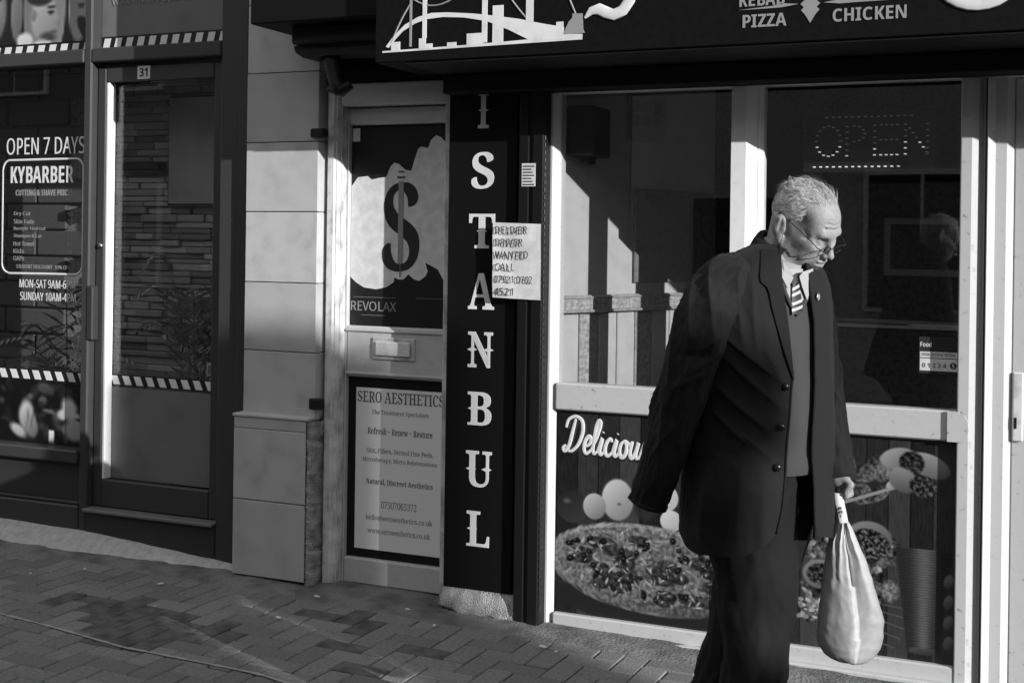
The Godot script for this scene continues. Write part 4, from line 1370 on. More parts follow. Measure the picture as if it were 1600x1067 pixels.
# ------------------------------------------------------------------ fascia signs
func fascia() -> void:
	var s := thing("fascia_sign", "deep black fascia sign with white bridge drawing and food lettering", "sign", Vector3(-1.0, 2.27, 0.4))
	box(s, "board", M.fascia_black, -2.635, 1.6, 2.272, 3.15, 0.06, 0.44, 0.004)
	box(s, "soffit_lip", M.soffit_black, -2.5, 1.6, 2.262, 2.2715, 0.0, 0.43, 0.002)
	box(s, "shutter_box", M.soffit_black, -2.5, 1.6, 2.182, 2.2615, -0.02, 0.11, 0.006)
	var W: Material = M.letter_white
	var z := 0.4405
	var at := -s.position
	# bridge drawing
	var arch_top := [[-2.585, 2.335], [-2.55, 2.375], [-2.50, 2.418], [-2.44, 2.446], [-2.38, 2.458], [-2.31, 2.456], [-2.2, 2.445], [-2.1, 2.43], [-2.0, 2.412], [-1.9, 2.388], [-1.82, 2.372]]
	var arch_bot := [[-1.82, 2.325], [-1.96, 2.33], [-2.05, 2.375], [-2.14, 2.412], [-2.24, 2.432], [-2.33, 2.439], [-2.40, 2.435], [-2.455, 2.42], [-2.51, 2.392], [-2.55, 2.355], [-2.572, 2.33]]
	var poly := PackedVector2Array()
	for q in arch_top + arch_bot: poly.append(Vector2(q[0], q[1]))
	obj(prism(poly, z, z + 0.003), "bridge_arch", W, s, at)
	obj(prism(pv([-2.60, 2.311, -1.745, 2.321, -1.745, 2.342, -1.80, 2.345, -1.95, 2.333, -2.2, 2.325, -2.60, 2.318]), z + 0.0002, z + 0.0026), "bridge_deck", W, s, at)
	for q in [[-2.56, -2.52, 2.316, 2.352], [-2.435, -2.405, 2.318, 2.36], [-2.405, -2.375, 2.318, 2.338], [-2.31, -2.27, 2.32, 2.338], [-2.225, -2.155, 2.322, 2.368], [-2.115, -2.07, 2.325, 2.47], [-1.85, -1.822, 2.34, 2.392]]:
		obj(prism(pv([q[0], q[2], q[1], q[2], q[1], q[3], q[0], q[3]]), z + 0.0004, z + 0.0032), "bridge_block", W, s, at)
	for q in [[-2.478, -2.468, 2.33, 2.66], [-2.42, -2.402, 2.36, 2.66], [-2.16, -2.138, 2.33, 2.66], [-1.975, -1.945, 2.40, 2.66]]:
		obj(prism(pv([q[0], q[2], q[1], q[2], q[1], q[3], q[0], q[3]]), z + 0.0006, z + 0.0034), "bridge_tower", M.letter_white if q[0] > -2.45 else M.letter_grey, s, at)
	for c in [[-2.468, 2.52, -2.15, 2.66, 0.09], [-2.41, 2.66, -2.15, 2.66, 0.13], [-2.145, 2.66, -1.96, 2.40, 0.02], [-2.475, 2.50, -2.56, 2.35, -0.012], [-1.88, 2.66, -1.77, 2.41, 0.0]]:
		var pts := PackedVector3Array()
		for k in 13:
			var t := k / 12.0
			pts.append(Vector3(lerpf(c[0], c[2], t), lerpf(c[1], c[3], t) - c[4] * 4.0 * t * (1 - t), z))
		obj(tube(pts, [0.004], 5), "cable", M.letter_grey, s, at)
	obj(prism(pv([-1.822, 2.345, -1.80, 2.39, -1.785, 2.405, -1.785, 2.42, -1.745, 2.418, -1.742, 2.36, -1.735, 2.345]), z + 0.0005, z + 0.0034), "bridge_pier", M.letter_grey, s, at)
	# lower part of the curling initial
	var cur := PackedVector3Array()
	for q in [[-1.735, 2.40], [-1.71, 2.425], [-1.68, 2.43], [-1.65, 2.415], [-1.62, 2.405], [-1.585, 2.42], [-1.56, 2.455], [-1.55, 2.52], [-1.56, 2.62]]:
		cur.append(Vector3(q[0], q[1], z + 0.004))
	obj(tube(cur, [0.004, 0.016, 0.022, 0.022, 0.022, 0.022, 0.022, 0.02, 0.02], 10, true, Vector2(0.25, 1.0) if false else Vector2(1.0, 0.2), Vector3(0, 0, 1)), "initial_swash", W, s, at)
	var c2 := PackedVector3Array()
	for k in 15:
		var a := PI + PI * k / 14.0
		c2.append(Vector3(-0.35 + 0.13 * cos(a), 2.50 + 0.13 * sin(a), z + 0.004))
	obj(tube(c2, [0.012, 0.02, 0.026, 0.028, 0.028, 0.028, 0.028, 0.028, 0.028, 0.028, 0.028, 0.026, 0.024, 0.02, 0.012], 10, true, Vector2(1.0, 0.2), Vector3(0, 0, 1)), "round_swash", W, s, at)
	var G: Material = M.letter_grey
	txt(s, "lettering", "PIZZA", sans_bold, -1.06, 2.353, z, 0.155, 0.045, G, 0.002)
	txt(s, "lettering", "CHICKEN", sans_bold, -0.70, 2.356, z, 0.245, 0.045, G, 0.002)
	txt(s, "lettering", "KEBAB", sans_bold, -1.07, 2.428, z, 0.16, 0.045, G, 0.002)
	txt(s, "lettering", "BURGER", sans_bold, -0.70, 2.432, z, 0.235, 0.045, G, 0.002)
	obj(prism(pv([-1.155, 2.394, -1.03, 2.402, -1.0, 2.409, -0.94, 2.403, -1.0, 2.395, -1.05, 2.394]), z, z + 0.002), "ornament", G, s, at)
	obj(prism(pv([-0.615, 2.398, -0.75, 2.405, -0.8, 2.41, -0.855, 2.403, -0.8, 2.396, -0.75, 2.397]), z, z + 0.002), "ornament", G, s, at)
	obj(prism(pv([-0.90, 2.335, -0.882, 2.365, -0.868, 2.38, -0.878, 2.39, -0.866, 2.402, -0.88, 2.415, -0.90, 2.42, -0.92, 2.415, -0.934, 2.402, -0.922, 2.39, -0.932, 2.38, -0.918, 2.365]), z, z + 0.002), "ornament", G, s, at)
	# neighbouring box sign over the pilaster
	var b := thing("box_sign", "plain dark box sign over the stone pilaster and the clinic door", "sign", Vector3(-2.95, 2.48, 0.2))
	box(b, "case", M.sign_black, -3.30, -2.642, 2.478, 3.15, 0.0, 0.36, 0.006)
	# old iron bracket with a down pipe
	var k := thing("iron_bracket", "black iron awning bracket with a bent arm under the box sign", "bracket", Vector3(-2.95, 2.4, 0.1))
	box(k, "top_plate", M.iron, -3.16, -2.645, 2.40, 2.477, -0.05, 0.26, 0.01)
	obj(prism(pv([-3.17, 2.40, -3.16, 2.37, -3.12, 2.345, -3.06, 2.335, -3.03, 2.35, -2.98, 2.352, -2.645, 2.345, -2.645, 2.40]), 0.10, 0.22), "scroll", M.iron, k, -k.position)
	obj(tube(PackedVector3Array([Vector3(-3.02, 2.37, 0.17), Vector3(-3.0, 2.31, 0.17), Vector3(-2.985, 2.25, 0.175), Vector3(-2.965, 2.215, 0.18), Vector3(-2.955, 2.19, 0.18)]), [0.04, 0.038, 0.032, 0.036, 0.024], 12), "arm", M.iron, k, -k.position)
	obj(tube(PackedVector3Array([Vector3(-3.02, 2.212, 0.18), Vector3(-2.95, 2.205, 0.18), Vector3(-2.91, 2.23, 0.17)]), [0.012, 0.03, 0.02], 10), "hook", M.iron, k, -k.position)
# ------------------------------------------------------------------ the walking man
# local axes of the figure: x along his walk, y up, z towards the road
const TF := Vector3(0.743, 0, 0.669)   # where his chest faces
const TS := Vector3(-0.669, 0, 0.743)  # towards his right shoulder

func cap(a: Vector3, b: Vector3, r1: float, r2: float, k := 0.01, op := 0) -> Array:
	return [op, 0, a, b, r1, r2, k, Basis()]

func ell(c: Vector3, r: Vector3, k := 0.01, op := 0, turn := Basis()) -> Array:
	return [op, 1, c, r, 0.0, 0.0, k, turn.inverse()]

func field(p: Vector3, prims: Array) -> float:
	var d := 1e3
	for q in prims:
		var e: float
		if q[1] == 0:
			var a: Vector3 = q[2]
			var ba: Vector3 = q[3] - a
			var h := clampf((p - a).dot(ba) / maxf(ba.length_squared(), 1e-9), 0.0, 1.0)
			e = (p - a - ba * h).length() - lerpf(q[4], q[5], h)
		else:
			var bt: Basis = q[7]
			var l: Vector3 = bt * (p - q[2])
			var r: Vector3 = q[3]
			var k0 := (l / r).length()
			var k1 := (l / (r * r)).length()
			e = k0 * (k0 - 1.0) / maxf(k1, 1e-6)
		var k: float = q[6]
		if q[0] == 0:
			var g := maxf(k - absf(d - e), 0.0)
			d = minf(d, e) - g * g / (4.0 * k)
		else:
			var g := maxf(k - absf(d + e), 0.0)
			d = maxf(d, -e) + g * g / (4.0 * k)
	return d

# surface nets of a field of joined shapes, appended to v and idx through xf
func nets(prims: Array, lo: Vector3, hi: Vector3, cell: float, v: PackedVector3Array, idx: PackedInt32Array, xf := Transform3D()) -> Array:
	var B := 4
	var nx := (int(ceil((hi.x - lo.x) / cell)) / B + 1) * B
	var ny := (int(ceil((hi.y - lo.y) / cell)) / B + 1) * B
	var nz := (int(ceil((hi.z - lo.z) / cell)) / B + 1) * B
	var px := nx + 1
	var pxy := px * (ny + 1)
	var val := PackedFloat32Array()
	val.resize(pxy * (nz + 1))
	val.fill(1e8)
	var ids := PackedInt32Array()
	ids.resize(pxy * (nz + 1))
	ids.fill(-1)
	var active := []
	for bz in range(0, nz, B):
		for by in range(0, ny, B):
			for bx in range(0, nx, B):
				var c := lo + Vector3(bx + B * 0.5, by + B * 0.5, bz + B * 0.5) * cell
				if absf(field(c, prims)) > B * cell * 1.05: continue
				active.append(Vector3i(bx, by, bz))
				for z in range(bz, bz + B + 1):
					for y in range(by, by + B + 1):
						for x in range(bx, bx + B + 1):
							var i := x + y * px + z * pxy
							if val[i] > 1e7:
								val[i] = field(lo + Vector3(x, y, z) * cell, prims)
	var offs := [0, 1, px, px + 1, pxy, pxy + 1, pxy + px, pxy + px + 1]
	var edges := [[0, 1], [2, 3], [4, 5], [6, 7], [0, 2], [1, 3], [4, 6], [5, 7], [0, 4], [1, 5], [2, 6], [3, 7]]
	var corner := [Vector3(0, 0, 0), Vector3(1, 0, 0), Vector3(0, 1, 0), Vector3(1, 1, 0), Vector3(0, 0, 1), Vector3(1, 0, 1), Vector3(0, 1, 1), Vector3(1, 1, 1)]
	for b in active:
		for z in range(b.z, b.z + B):
			for y in range(b.y, b.y + B):
				for x in range(b.x, b.x + B):
					var i: int = x + y * px + z * pxy
					var neg := 0
					for o in 8:
						if val[i + offs[o]] < 0.0: neg += 1
					if neg == 0 or neg == 8: continue
					var s := Vector3.ZERO
					var n := 0
					for e in edges:
						var a: float = val[i + offs[e[0]]]
						var c: float = val[i + offs[e[1]]]
						if (a < 0.0) != (c < 0.0):
							s += corner[e[0]].lerp(corner[e[1]], a / (a - c))
							n += 1
					ids[i] = v.size()
					v.append(xf * (lo + (Vector3(x, y, z) + s / n) * cell))
	var strides := [1, px, pxy]
	for b in active:
		for z in range(b.z, b.z + B):
			for y in range(b.y, b.y + B):
				for x in range(b.x, b.x + B):
					var i: int = x + y * px + z * pxy
					if ids[i] < 0: continue
					for ax in 3:
						var s0: int = strides[ax]
						if (val[i] < 0.0) == (val[i + s0] < 0.0): continue
						var s1: int = strides[(ax + 1) % 3]
						var s2: int = strides[(ax + 2) % 3]
						if i - s1 - s2 < 0: continue
						var q0 := ids[i]
						var q1 := ids[i - s1]
						var q2 := ids[i - s1 - s2]
						var q3 := ids[i - s2]
						if q1 < 0 or q2 < 0 or q3 < 0: continue
						if val[i] < 0.0:
							idx.append_array([q0, q1, q2, q0, q2, q3])
						else:
							idx.append_array([q0, q2, q1, q0, q3, q2])
	return [v, idx]

var coat_rings := [[1.562, 0.024, 0.066, 0.060], [1.545, 0.016, 0.105, 0.075], [1.52, 0.008, 0.152, 0.094], [1.49, 0.002, 0.188, 0.110], [1.455, 0.0, 0.206, 0.122], [1.41, -0.003, 0.213, 0.133], [1.30, -0.006, 0.214, 0.146], [1.15, -0.008, 0.215, 0.158], [1.0, -0.012, 0.226, 0.170], [0.9, -0.018, 0.232, 0.175], [0.77, -0.024, 0.236, 0.178]]

func ring_at(y: float, shrink := 0.0) -> Array:
	var r: Array = coat_rings
	if y >= r[0][0]: return [r[0][1], r[0][2] - shrink, r[0][3] - shrink * 0.6]
	for i in r.size() - 1:
		if y >= r[i + 1][0]:
			var t: float = (y - r[i + 1][0]) / (r[i][0] - r[i + 1][0])
			return [lerpf(r[i + 1][1], r[i][1], t), lerpf(r[i + 1][2], r[i][2], t) - shrink, lerpf(r[i + 1][3], r[i][3], t) - shrink * 0.6]
	var e: Array = r[-1]
	return [e[1], e[2] - shrink, e[3] - shrink * 0.6]

func torso_point(y: float, phi: float, shrink := 0.0) -> Vector3:
	var r := ring_at(y, shrink)
	return Vector3(r[0], y, 0) + TF * (r[2] * cos(phi)) + TS * (r[1] * sin(phi))

func torso_phi(x: float, y: float, shrink := 0.0) -> float:
	var r := ring_at(y, shrink)
	var a: float = r[2] * TF.x
	var b: float = -r[1] * TS.x
	var A := sqrt(a * a + b * b)
	return -atan2(b, a) + acos(clampf((x - r[0]) / A, -1.0, 1.0))

func on_torso(x: float, y: float, out := 0.0, shrink := 0.0) -> Vector3:
	return torso_point(y, torso_phi(x, y, shrink), shrink - out)

func table(t: Array, y: float) -> float:
	if y >= t[0][0]: return t[0][1]
	for i in t.size() - 1:
		if y >= t[i + 1][0]:
			return lerpf(t[i + 1][1], t[i][1], (y - t[i + 1][0]) / (t[i][0] - t[i + 1][0]))
	return t[-1][1]

func patch(rows: Array, cols: int, out: float, shrink: float) -> ArrayMesh:
	# rows: [y, x from, x to] on the torso
	var rr := []
	for r in rows:
		var row := PackedVector3Array()
		for c in cols + 1:
			row.append(on_torso(lerpf(r[1], r[2], float(c) / cols), r[0] , out, shrink))
		rr.append(row)
	return loft(rr, false, true)

func cloth(called: String, g: float, rim: float, sd: int) -> StandardMaterial3D:
	var m := mat(called, g, 0.85, noise_tex(sd, 0.25, [[0, 0.75], [1, 1.0]], 2, FastNoiseLite.TYPE_SIMPLEX_SMOOTH, 256), 9.0)
	m.uv1_world_triplanar = false
	m.rim_enabled = true
	m.rim = rim
	m.rim_tint = 0.5
	return m

func smooth_path(p: Array, n: int) -> Array:
	# Catmull-Rom through [Vector3, radius]
	var pts := PackedVector3Array()
	var rad := []
	for i in p.size() - 1:
		var a: Array = p[maxi(i - 1, 0)]
		var b: Array = p[i]
		var c: Array = p[i + 1]
		var d: Array = p[mini(i + 2, p.size() - 1)]
		for k in n:
			var t := float(k) / n
			pts.append((b[0] as Vector3).cubic_interpolate(c[0], a[0], d[0], t))
			rad.append(cubic_interpolate(b[1], c[1], a[1], d[1], t))
	pts.append(p[-1][0])
	rad.append(p[-1][1])
	return [pts, rad]

func limb(path: Array, per: int, sides: int, folds: Callable, caps := true) -> ArrayMesh:
	var sp := smooth_path(path, per)
	var pts: PackedVector3Array = sp[0]
	var rings := []
	for i in pts.size():
		var t := (pts[mini(i + 1, pts.size() - 1)] - pts[maxi(i - 1, 0)]).normalized()
		var u := Vector3(0, 0, 1).cross(t).normalized()
		var w := t.cross(u)
		var ring := PackedVector3Array()
		var f := float(i) / (pts.size() - 1)
		for k in sides:
			var a := TAU * k / sides
			ring.append(pts[i] + (u * cos(a) + w * sin(a)) * (float(sp[1][i]) + folds.call(f, a)))
		rings.append(ring)
	return loft(rings, true, false, caps)

func ridge(s: float, t: float, segs: Array) -> float:
	# soft creases along line pieces: from s, t to s, t, half width, height
	var sum := 0.0
	for q in segs:
		var a := Vector2(q[0], q[1])
		var ba := Vector2(q[2], q[3]) - a
		var p := Vector2(s, t) - a
		var h := clampf(p.dot(ba) / ba.length_squared(), 0.0, 1.0)
		var d: float = (p - ba * h).length() / q[4]
		if d < 3.0:
			sum += 1.7 * q[5] * exp(-d * 1.15) * (0.35 + 0.65 * sin(PI * clampf(h, 0.04, 0.96)))
	return sum

func man() -> void:
	var skin := mat("skin", 0.30, 0.5, noise_tex(41, 0.03, [[0, 0.72], [0.3, 0.92], [0.6, 1.0], [1, 1]], 5), 9.0)
	skin.uv1_world_triplanar = false
	skin.heightmap_enabled = true
	skin.heightmap_texture = noise_tex(43, 0.06, [], 5)
	skin.heightmap_scale = 0.05
	skin.subsurf_scatter_enabled = true
	skin.subsurf_scatter_strength = 0.05
	var coat_m := cloth("coat_cloth", 0.008, 0.25, 51)
	var lapel_m := cloth("lapel_cloth", 0.004, 0.1, 52)
	var trouser_m := cloth("trouser_cloth", 0.004, 0.06, 53)
	var knit := cloth("knit", 0.065, 0.3, 54)
	knit.albedo_texture = noise_tex(55, 0.35, [[0, 0.45], [0.5, 0.85], [1, 1]], 2, FastNoiseLite.TYPE_SIMPLEX_SMOOTH, 256)
	knit.uv1_scale = Vector3.ONE * 4.5
	var shirt_m := mat("shirt", 0.33, 0.8)
	mat("shoe_leather", 0.01, 0.25)
	mat("hair_white", 0.78, 0.45)
	mat("hair_grey", 0.36, 0.45)
	mat("hair_dark", 0.13, 0.5)
	mat("bag_cloth", 0.55, 0.55)
	var base := Vector3(-0.770, gy(-0.77) + 0.004, 1.611)
	var p := thing("person", "older man in a dark open overcoat, grey pullover and striped tie, walking with head bowed", "person", base)
	p.rotation.y = deg_to_rad(12.9)
	var y0 := -base.y   # the figure's heights below are above street datum
	var L := Node3D.new()
	var off := Vector3(0, y0, 0)

	# ---- head
	var yawh := deg_to_rad(33)
	var pit := deg_to_rad(31)
	var rollh := deg_to_rad(8)
	var hf := Vector3(cos(yawh) * cos(pit), -sin(pit), sin(yawh) * cos(pit))
	var hs := Vector3(-sin(yawh), 0, cos(yawh))
	hs = hs.rotated(hf.normalized(), rollh)
	var hu := hs.cross(hf)
	var hx := Transform3D(Basis(hf, hu, hs).scaled_local(Vector3.ONE * 0.925), Vector3(0.0940, 1.618, 0.01) + off)
	var hp := []
	hp.append(ell(Vector3(-0.012, 0.028, 0), Vector3(0.098, 0.086, 0.076), 0.02))
	hp.append(ell(Vector3(0.034, 0.0, 0), Vector3(0.060, 0.085, 0.065), 0.03))
	hp.append(ell(Vector3(0.032, -0.062, 0), Vector3(0.056, 0.042, 0.052), 0.03))
	for s in [-1.0, 1.0]:
		hp.append(ell(Vector3(0.006, -0.055, 0.046 * s), Vector3(0.03, 0.03, 0.016), 0.03))
		hp.append(ell(Vector3(0.060, -0.026, 0.043 * s), Vector3(0.026, 0.020, 0.018), 0.025))
		hp.append(ell(Vector3(0.050, -0.068, 0.042 * s), Vector3(0.028, 0.028, 0.018), 0.022))
		hp.append(cap(Vector3(0.072, -0.022, 0.030 * s), Vector3(0.066, -0.026, 0.050 * s), 0.003, 0.002, 0.007, 1))
		hp.append(cap(Vector3(0.062, 0.0, 0.058 * s), Vector3(0.050, 0.006, 0.066 * s), 0.0018, 0.0012, 0.005, 1))
		hp.append(cap(Vector3(0.062, -0.007, 0.058 * s), Vector3(0.048, -0.010, 0.067 * s), 0.0018, 0.0012, 0.005, 1))
		hp.append(cap(Vector3(0.078, -0.088, 0.026 * s), Vector3(0.062, -0.106, 0.034 * s), 0.003, 0.0025, 0.008, 1))
	hp.append(ell(Vector3(0.073, -0.098, 0), Vector3(0.019, 0.018, 0.022), 0.02))
	hp.append(ell(Vector3(0.028, -0.100, 0), Vector3(0.045, 0.022, 0.036), 0.03))
	hp.append(cap(Vector3(0.082, 0.016, -0.034), Vector3(0.086, 0.014, 0), 0.0135, 0.012, 0.012))
	hp.append(cap(Vector3(0.082, 0.016, 0.034), Vector3(0.086, 0.014, 0), 0.0135, 0.012, 0.012))
	for s in [-1.0, 1.0]:
		hp.append(ell(Vector3(0.097, -0.008, 0.033 * s), Vector3(0.022, 0.015, 0.020), 0.010, 1))
		hp.append(ell(Vector3(0.070, -0.004, 0.032 * s), Vector3(0.0145, 0.0135, 0.0145), 0.004))
		hp.append(cap(Vector3(0.080, -0.013, 0.022 * s), Vector3(0.074, -0.016, 0.043 * s), 0.0045, 0.0035, 0.008))
		hp.append(ell(Vector3(0.035, 0.022, 0.078 * s), Vector3(0.025, 0.025, 0.012), 0.03, 1))
	hp.append(ell(Vector3(0.078, -0.066, 0), Vector3(0.022, 0.024, 0.030), 0.02))
	hp.append(cap(Vector3(0.092, 0.004, 0), Vector3(0.113, -0.036, 0), 0.0075, 0.0085, 0.010))
	hp.append(ell(Vector3(0.114, -0.040, 0), Vector3(0.0105, 0.0095, 0.0095), 0.008))
	for s in [-1.0, 1.0]:
		hp.append(ell(Vector3(0.102, -0.045, 0.0115 * s), Vector3(0.011, 0.0075, 0.0065), 0.006))
		hp.append(ell(Vector3(0.110, -0.053, 0.007 * s), Vector3(0.005, 0.004, 0.0035), 0.003, 1))
		hp.append(cap(Vector3(0.101, -0.049, 0.024 * s), Vector3(0.084, -0.084, 0.033 * s), 0.0042, 0.003, 0.007, 1))
	hp.append(cap(Vector3(0.099, -0.0655, -0.016), Vector3(0.1015, -0.064, 0), 0.0045, 0.0055, 0.006))
	hp.append(cap(Vector3(0.099, -0.0655, 0.016), Vector3(0.1015, -0.064, 0), 0.0045, 0.0055, 0.006))
	hp.append(cap(Vector3(0.094, -0.0775, -0.015), Vector3(0.098, -0.078, 0.0), 0.0055, 0.007, 0.006))
	hp.append(cap(Vector3(0.094, -0.0775, 0.015), Vector3(0.098, -0.078, 0.0), 0.0055, 0.007, 0.006))
	hp.append(cap(Vector3(0.098, -0.0715, -0.021), Vector3(0.108, -0.071, 0), 0.0027, 0.0027, 0.003, 1))
	hp.append(cap(Vector3(0.098, -0.0715, 0.021), Vector3(0.108, -0.071, 0), 0.0027, 0.0027, 0.003, 1))
	# forehead furrows
	for k in 3:
		hp.append(cap(Vector3(0.082, 0.036 + k * 0.013, -0.034), Vector3(0.0945 - k * 0.001, 0.034 + k * 0.013, 0), 0.0016, 0.0016, 0.005, 1))
		hp.append(cap(Vector3(0.082, 0.036 + k * 0.013, 0.034), Vector3(0.0945 - k * 0.001, 0.034 + k * 0.013, 0), 0.0016, 0.0016, 0.005, 1))
	# ears
	for s in [-1.0, 1.0]:
		var tb := Basis(Vector3(0, 0, 1), 0.22) * Basis(Vector3(0, 1, 0), 0.32 * s)
		hp.append(ell(Vector3(-0.021, -0.012, 0.086 * s), Vector3(0.0205, 0.034, 0.0075), 0.004, 0, tb))
		hp.append(ell(Vector3(-0.011, -0.044, 0.081 * s), Vector3(0.010, 0.013, 0.007), 0.008))
		hp.append(ell(Vector3(-0.015, -0.006, 0.0965 * s), Vector3(0.0145, 0.0255, 0.0095), 0.002, 1, tb))
		hp.append(ell(Vector3(-0.006, -0.016, 0.080 * s), Vector3(0.006, 0.007, 0.006), 0.005))
		hp.append(cap(Vector3(-0.024, 0.010, 0.092 * s), Vector3(-0.022, -0.024, 0.091 * s), 0.0034, 0.003, 0.003))
	# neck, down towards the chest (in head axes)
	var inv := hx.affine_inverse()
	var nk0 := inv * (Vector3(0.030, 1.49, -0.002) + off)
	hp.append(cap(Vector3(-0.035, -0.045, 0), nk0, 0.056, 0.060, 0.03))
	hp.append(cap(Vector3(0.03, -0.095, 0.012), inv * (Vector3(0.045, 1.48, 0.03) + off), 0.012, 0.012, 0.03))
	var v := PackedVector3Array()
	var idx := PackedInt32Array()
	var res := nets(hp, Vector3(-0.15, -0.19, -0.115), Vector3(0.145, 0.13, 0.115), 0.0031, v, idx, hx)
	v = res[0]
	idx = res[1]
	# ---- body under the clothes
	var bp := []
	bp.append(cap(Vector3(0.0, 1.46, 0) + off, Vector3(-0.005, 1.1, 0) + off, 0.085, 0.10, 0.05))
	bp.append(cap(Vector3(0.0, 1.42, 0) + off + TS * 0.12, Vector3(0.0, 1.42, 0) + off - TS * 0.12, 0.045, 0.045, 0.05))
	bp.append(cap(Vector3(-0.01, 0.9, 0) + off + TS * 0.05, Vector3(-0.01, 0.9, 0) + off - TS * 0.05, 0.085, 0.085, 0.08))
	bp.append(cap(Vector3(-0.005, 1.1, 0) + off, Vector3(-0.01, 0.9, 0) + off, 0.10, 0.10, 0.05))
	bp.append(cap(Vector3(0.012, 1.53, -0.005) + off, Vector3(0.005, 1.43, 0) + off, 0.055, 0.06, 0.03))
	for a in [[Vector3(-0.095, 1.44, 0.12), Vector3(-0.205, 1.20, 0.17), Vector3(-0.286, 0.95, 0.128)], [Vector3(0.085, 1.44, -0.12), Vector3(0.150, 1.18, -0.12), Vector3(0.186, 0.985, -0.025)]]:
		bp.append(cap(a[0] + off, a[1] + off, 0.045, 0.036, 0.02))
		bp.append(cap(a[1] + off, a[2] + off, 0.036, 0.024, 0.01))
	for a in [[Vector3(-0.045, 0.86, 0.06), Vector3(-0.02, 0.47, 0.07), Vector3(-0.075, 0.09, 0.07)], [Vector3(0.035, 0.86, -0.06), Vector3(-0.05, 0.47, -0.05), Vector3(-0.19, 0.12, -0.06)]]:
		bp.append(cap(a[0] + off, a[1] + off, 0.07, 0.05, 0.03))
		bp.append(cap(a[1] + off, a[2] + off, 0.05, 0.035, 0.02))
	res = nets(bp, Vector3(-0.36, 0.03, -0.22) + off, Vector3(0.26, 1.56, 0.24) + off, 0.016, v, idx)
	v = res[0]
	idx = res[1]
	# ---- hands: palm, four bent fingers and a thumb each
	for hnd in 2:
		var o: Vector3 = (Vector3(0.188, 0.955, -0.016) if hnd == 0 else Vector3(-0.276, 0.985, 0.130)) + off
		var e := Vector3(0.80, 0.0, 0.60)      # along the knuckles
		var n2 := Vector3(-0.60, 0.0, 0.80)    # towards the road
		if hnd == 1: e = Vector3(0.5, 0.2, 0.84)
		if hnd == 1: n2 = Vector3(-0.86, 0, 0.5)
		var fp := []
		fp.append(cap(o + Vector3(-0.003, 0.035, -0.004), o + Vector3(0, 0.010, 0), 0.021, 0.026, 0.012))
		fp.append(ell(o + Vector3(0, 0.0, 0), Vector3(0.034, 0.024, 0.024), 0.012, 0, Basis(Vector3.UP, -atan2(e.z, e.x))))
		for k in 4:
			var len: float = [0.9, 1.0, 0.96, 0.8][k]
			var b0: Vector3 = o + e * (0.026 - 0.0172 * k) + n2 * -0.012 + Vector3(0, -0.014, 0)
			var b1: Vector3 = b0 + (Vector3.DOWN * 0.9 - n2 * 0.25) * 0.026 * len
			var b2: Vector3 = b1 + (Vector3.DOWN * 0.15 + n2 * 0.95) * 0.024 * len
			var b3: Vector3 = b2 + (Vector3.UP * 0.85 + n2 * 0.3) * 0.018 * len
			fp.append(cap(b0, b1, 0.0088, 0.0082, 0.003))
			fp.append(cap(b1, b2, 0.0082, 0.0078, 0.002))
			fp.append(cap(b2, b3, 0.0078, 0.0068, 0.002))
		var t0: Vector3 = o + e * 0.024 + n2 * 0.008 + Vector3(0, 0.008, 0)
		var t1: Vector3 = t0 + (e * 0.75 + Vector3.DOWN * 0.6) * 0.024
		var t2: Vector3 = t1 + (Vector3.DOWN * 0.9 + n2 * 0.3 - e * 0.35) * 0.024
		fp.append(cap(t0, t1, 0.011, 0.0095, 0.006))
		fp.append(cap(t1, t2, 0.0095, 0.0078, 0.003))
		res = nets(fp, o - Vector3(0.07, 0.085, 0.07), o + Vector3(0.07, 0.065, 0.07), 0.0034, v, idx)
		v = res[0]
		idx = res[1]
	obj(indexed(v, idx), "body", skin, p)

	# ---- hair: short cap plus loose strands
	var hair := Node3D.new()
	hair.name = "hair"
	p.add_child(hair)
	var cc := Vector3(-0.012, 0.028, 0)
	var cr := Vector3(0.099, 0.087, 0.077)
	var hr := RandomNumberGenerator.new()
	hr.seed = 9
	var groups := {"hair_white": PackedVector3Array(), "hair_grey": PackedVector3Array(), "hair_dark": PackedVector3Array()}
	var made := 0
	var lump := FastNoiseLite.new()
	lump.frequency = 17.0
	while made < 7500:
		var n := Vector3(hr.randfn(), hr.randfn(), hr.randfn()).normalized()
		var side: bool = n.x < 0.30 - 0.25 * clampf(n.y, 0.0, 1.0) + 0.10 * lump.get_noise_3dv(n * 0.12) and n.y > -0.62 and not (n.x > -0.25 and n.y < -0.22) and not (absf(n.z) > 0.9 and n.y < -0.05 and n.x > -0.3)
		var temple: bool = n.x >= 0.15 and n.x < 0.42 and absf(n.z) > 0.8 and n.y > 0.0 and n.y < 0.5
		var crown: bool = n.y > 0.62 and n.x < 0.75 and hr.randf() < 0.30
		if not (side or crown or temple): continue
		if side and n.y > 0.72 and hr.randf() < 0.45: continue
		made += 1
		var q := cc + n * cr * 1.0
		var flow := Vector3(-0.75, -0.25, 0) if n.y < 0.6 else Vector3(-0.6, 0.3, 0.0)
		if temple: flow = Vector3(-0.7, -0.5, 0)
		var lu := lump.get_noise_3dv(q)
		var lv := lump.get_noise_3dv(q + Vector3(3, 3, 3))
		flow += Vector3(lu * 1.3, lv * 1.3, hr.randf_range(-0.18, 0.18) + lu * 0.5)
		var length := hr.randf_range(0.018, 0.038)
		var lift := hr.randf_range(0.02, 0.22) + 0.25 * maxf(lu, 0.0)
		if n.y > 0.55:
			length = hr.randf_range(0.02, 0.05)
			lift = hr.randf_range(0.05, 0.38)
			if hr.randf() < 0.08: lift = hr.randf_range(0.5, 1.0)
			if hr.randf() < 0.12: flow = Vector3(hr.randf_range(-0.4, 0.9), 0.5, hr.randf_range(-0.5, 0.5))
		var r0 := 0.00045
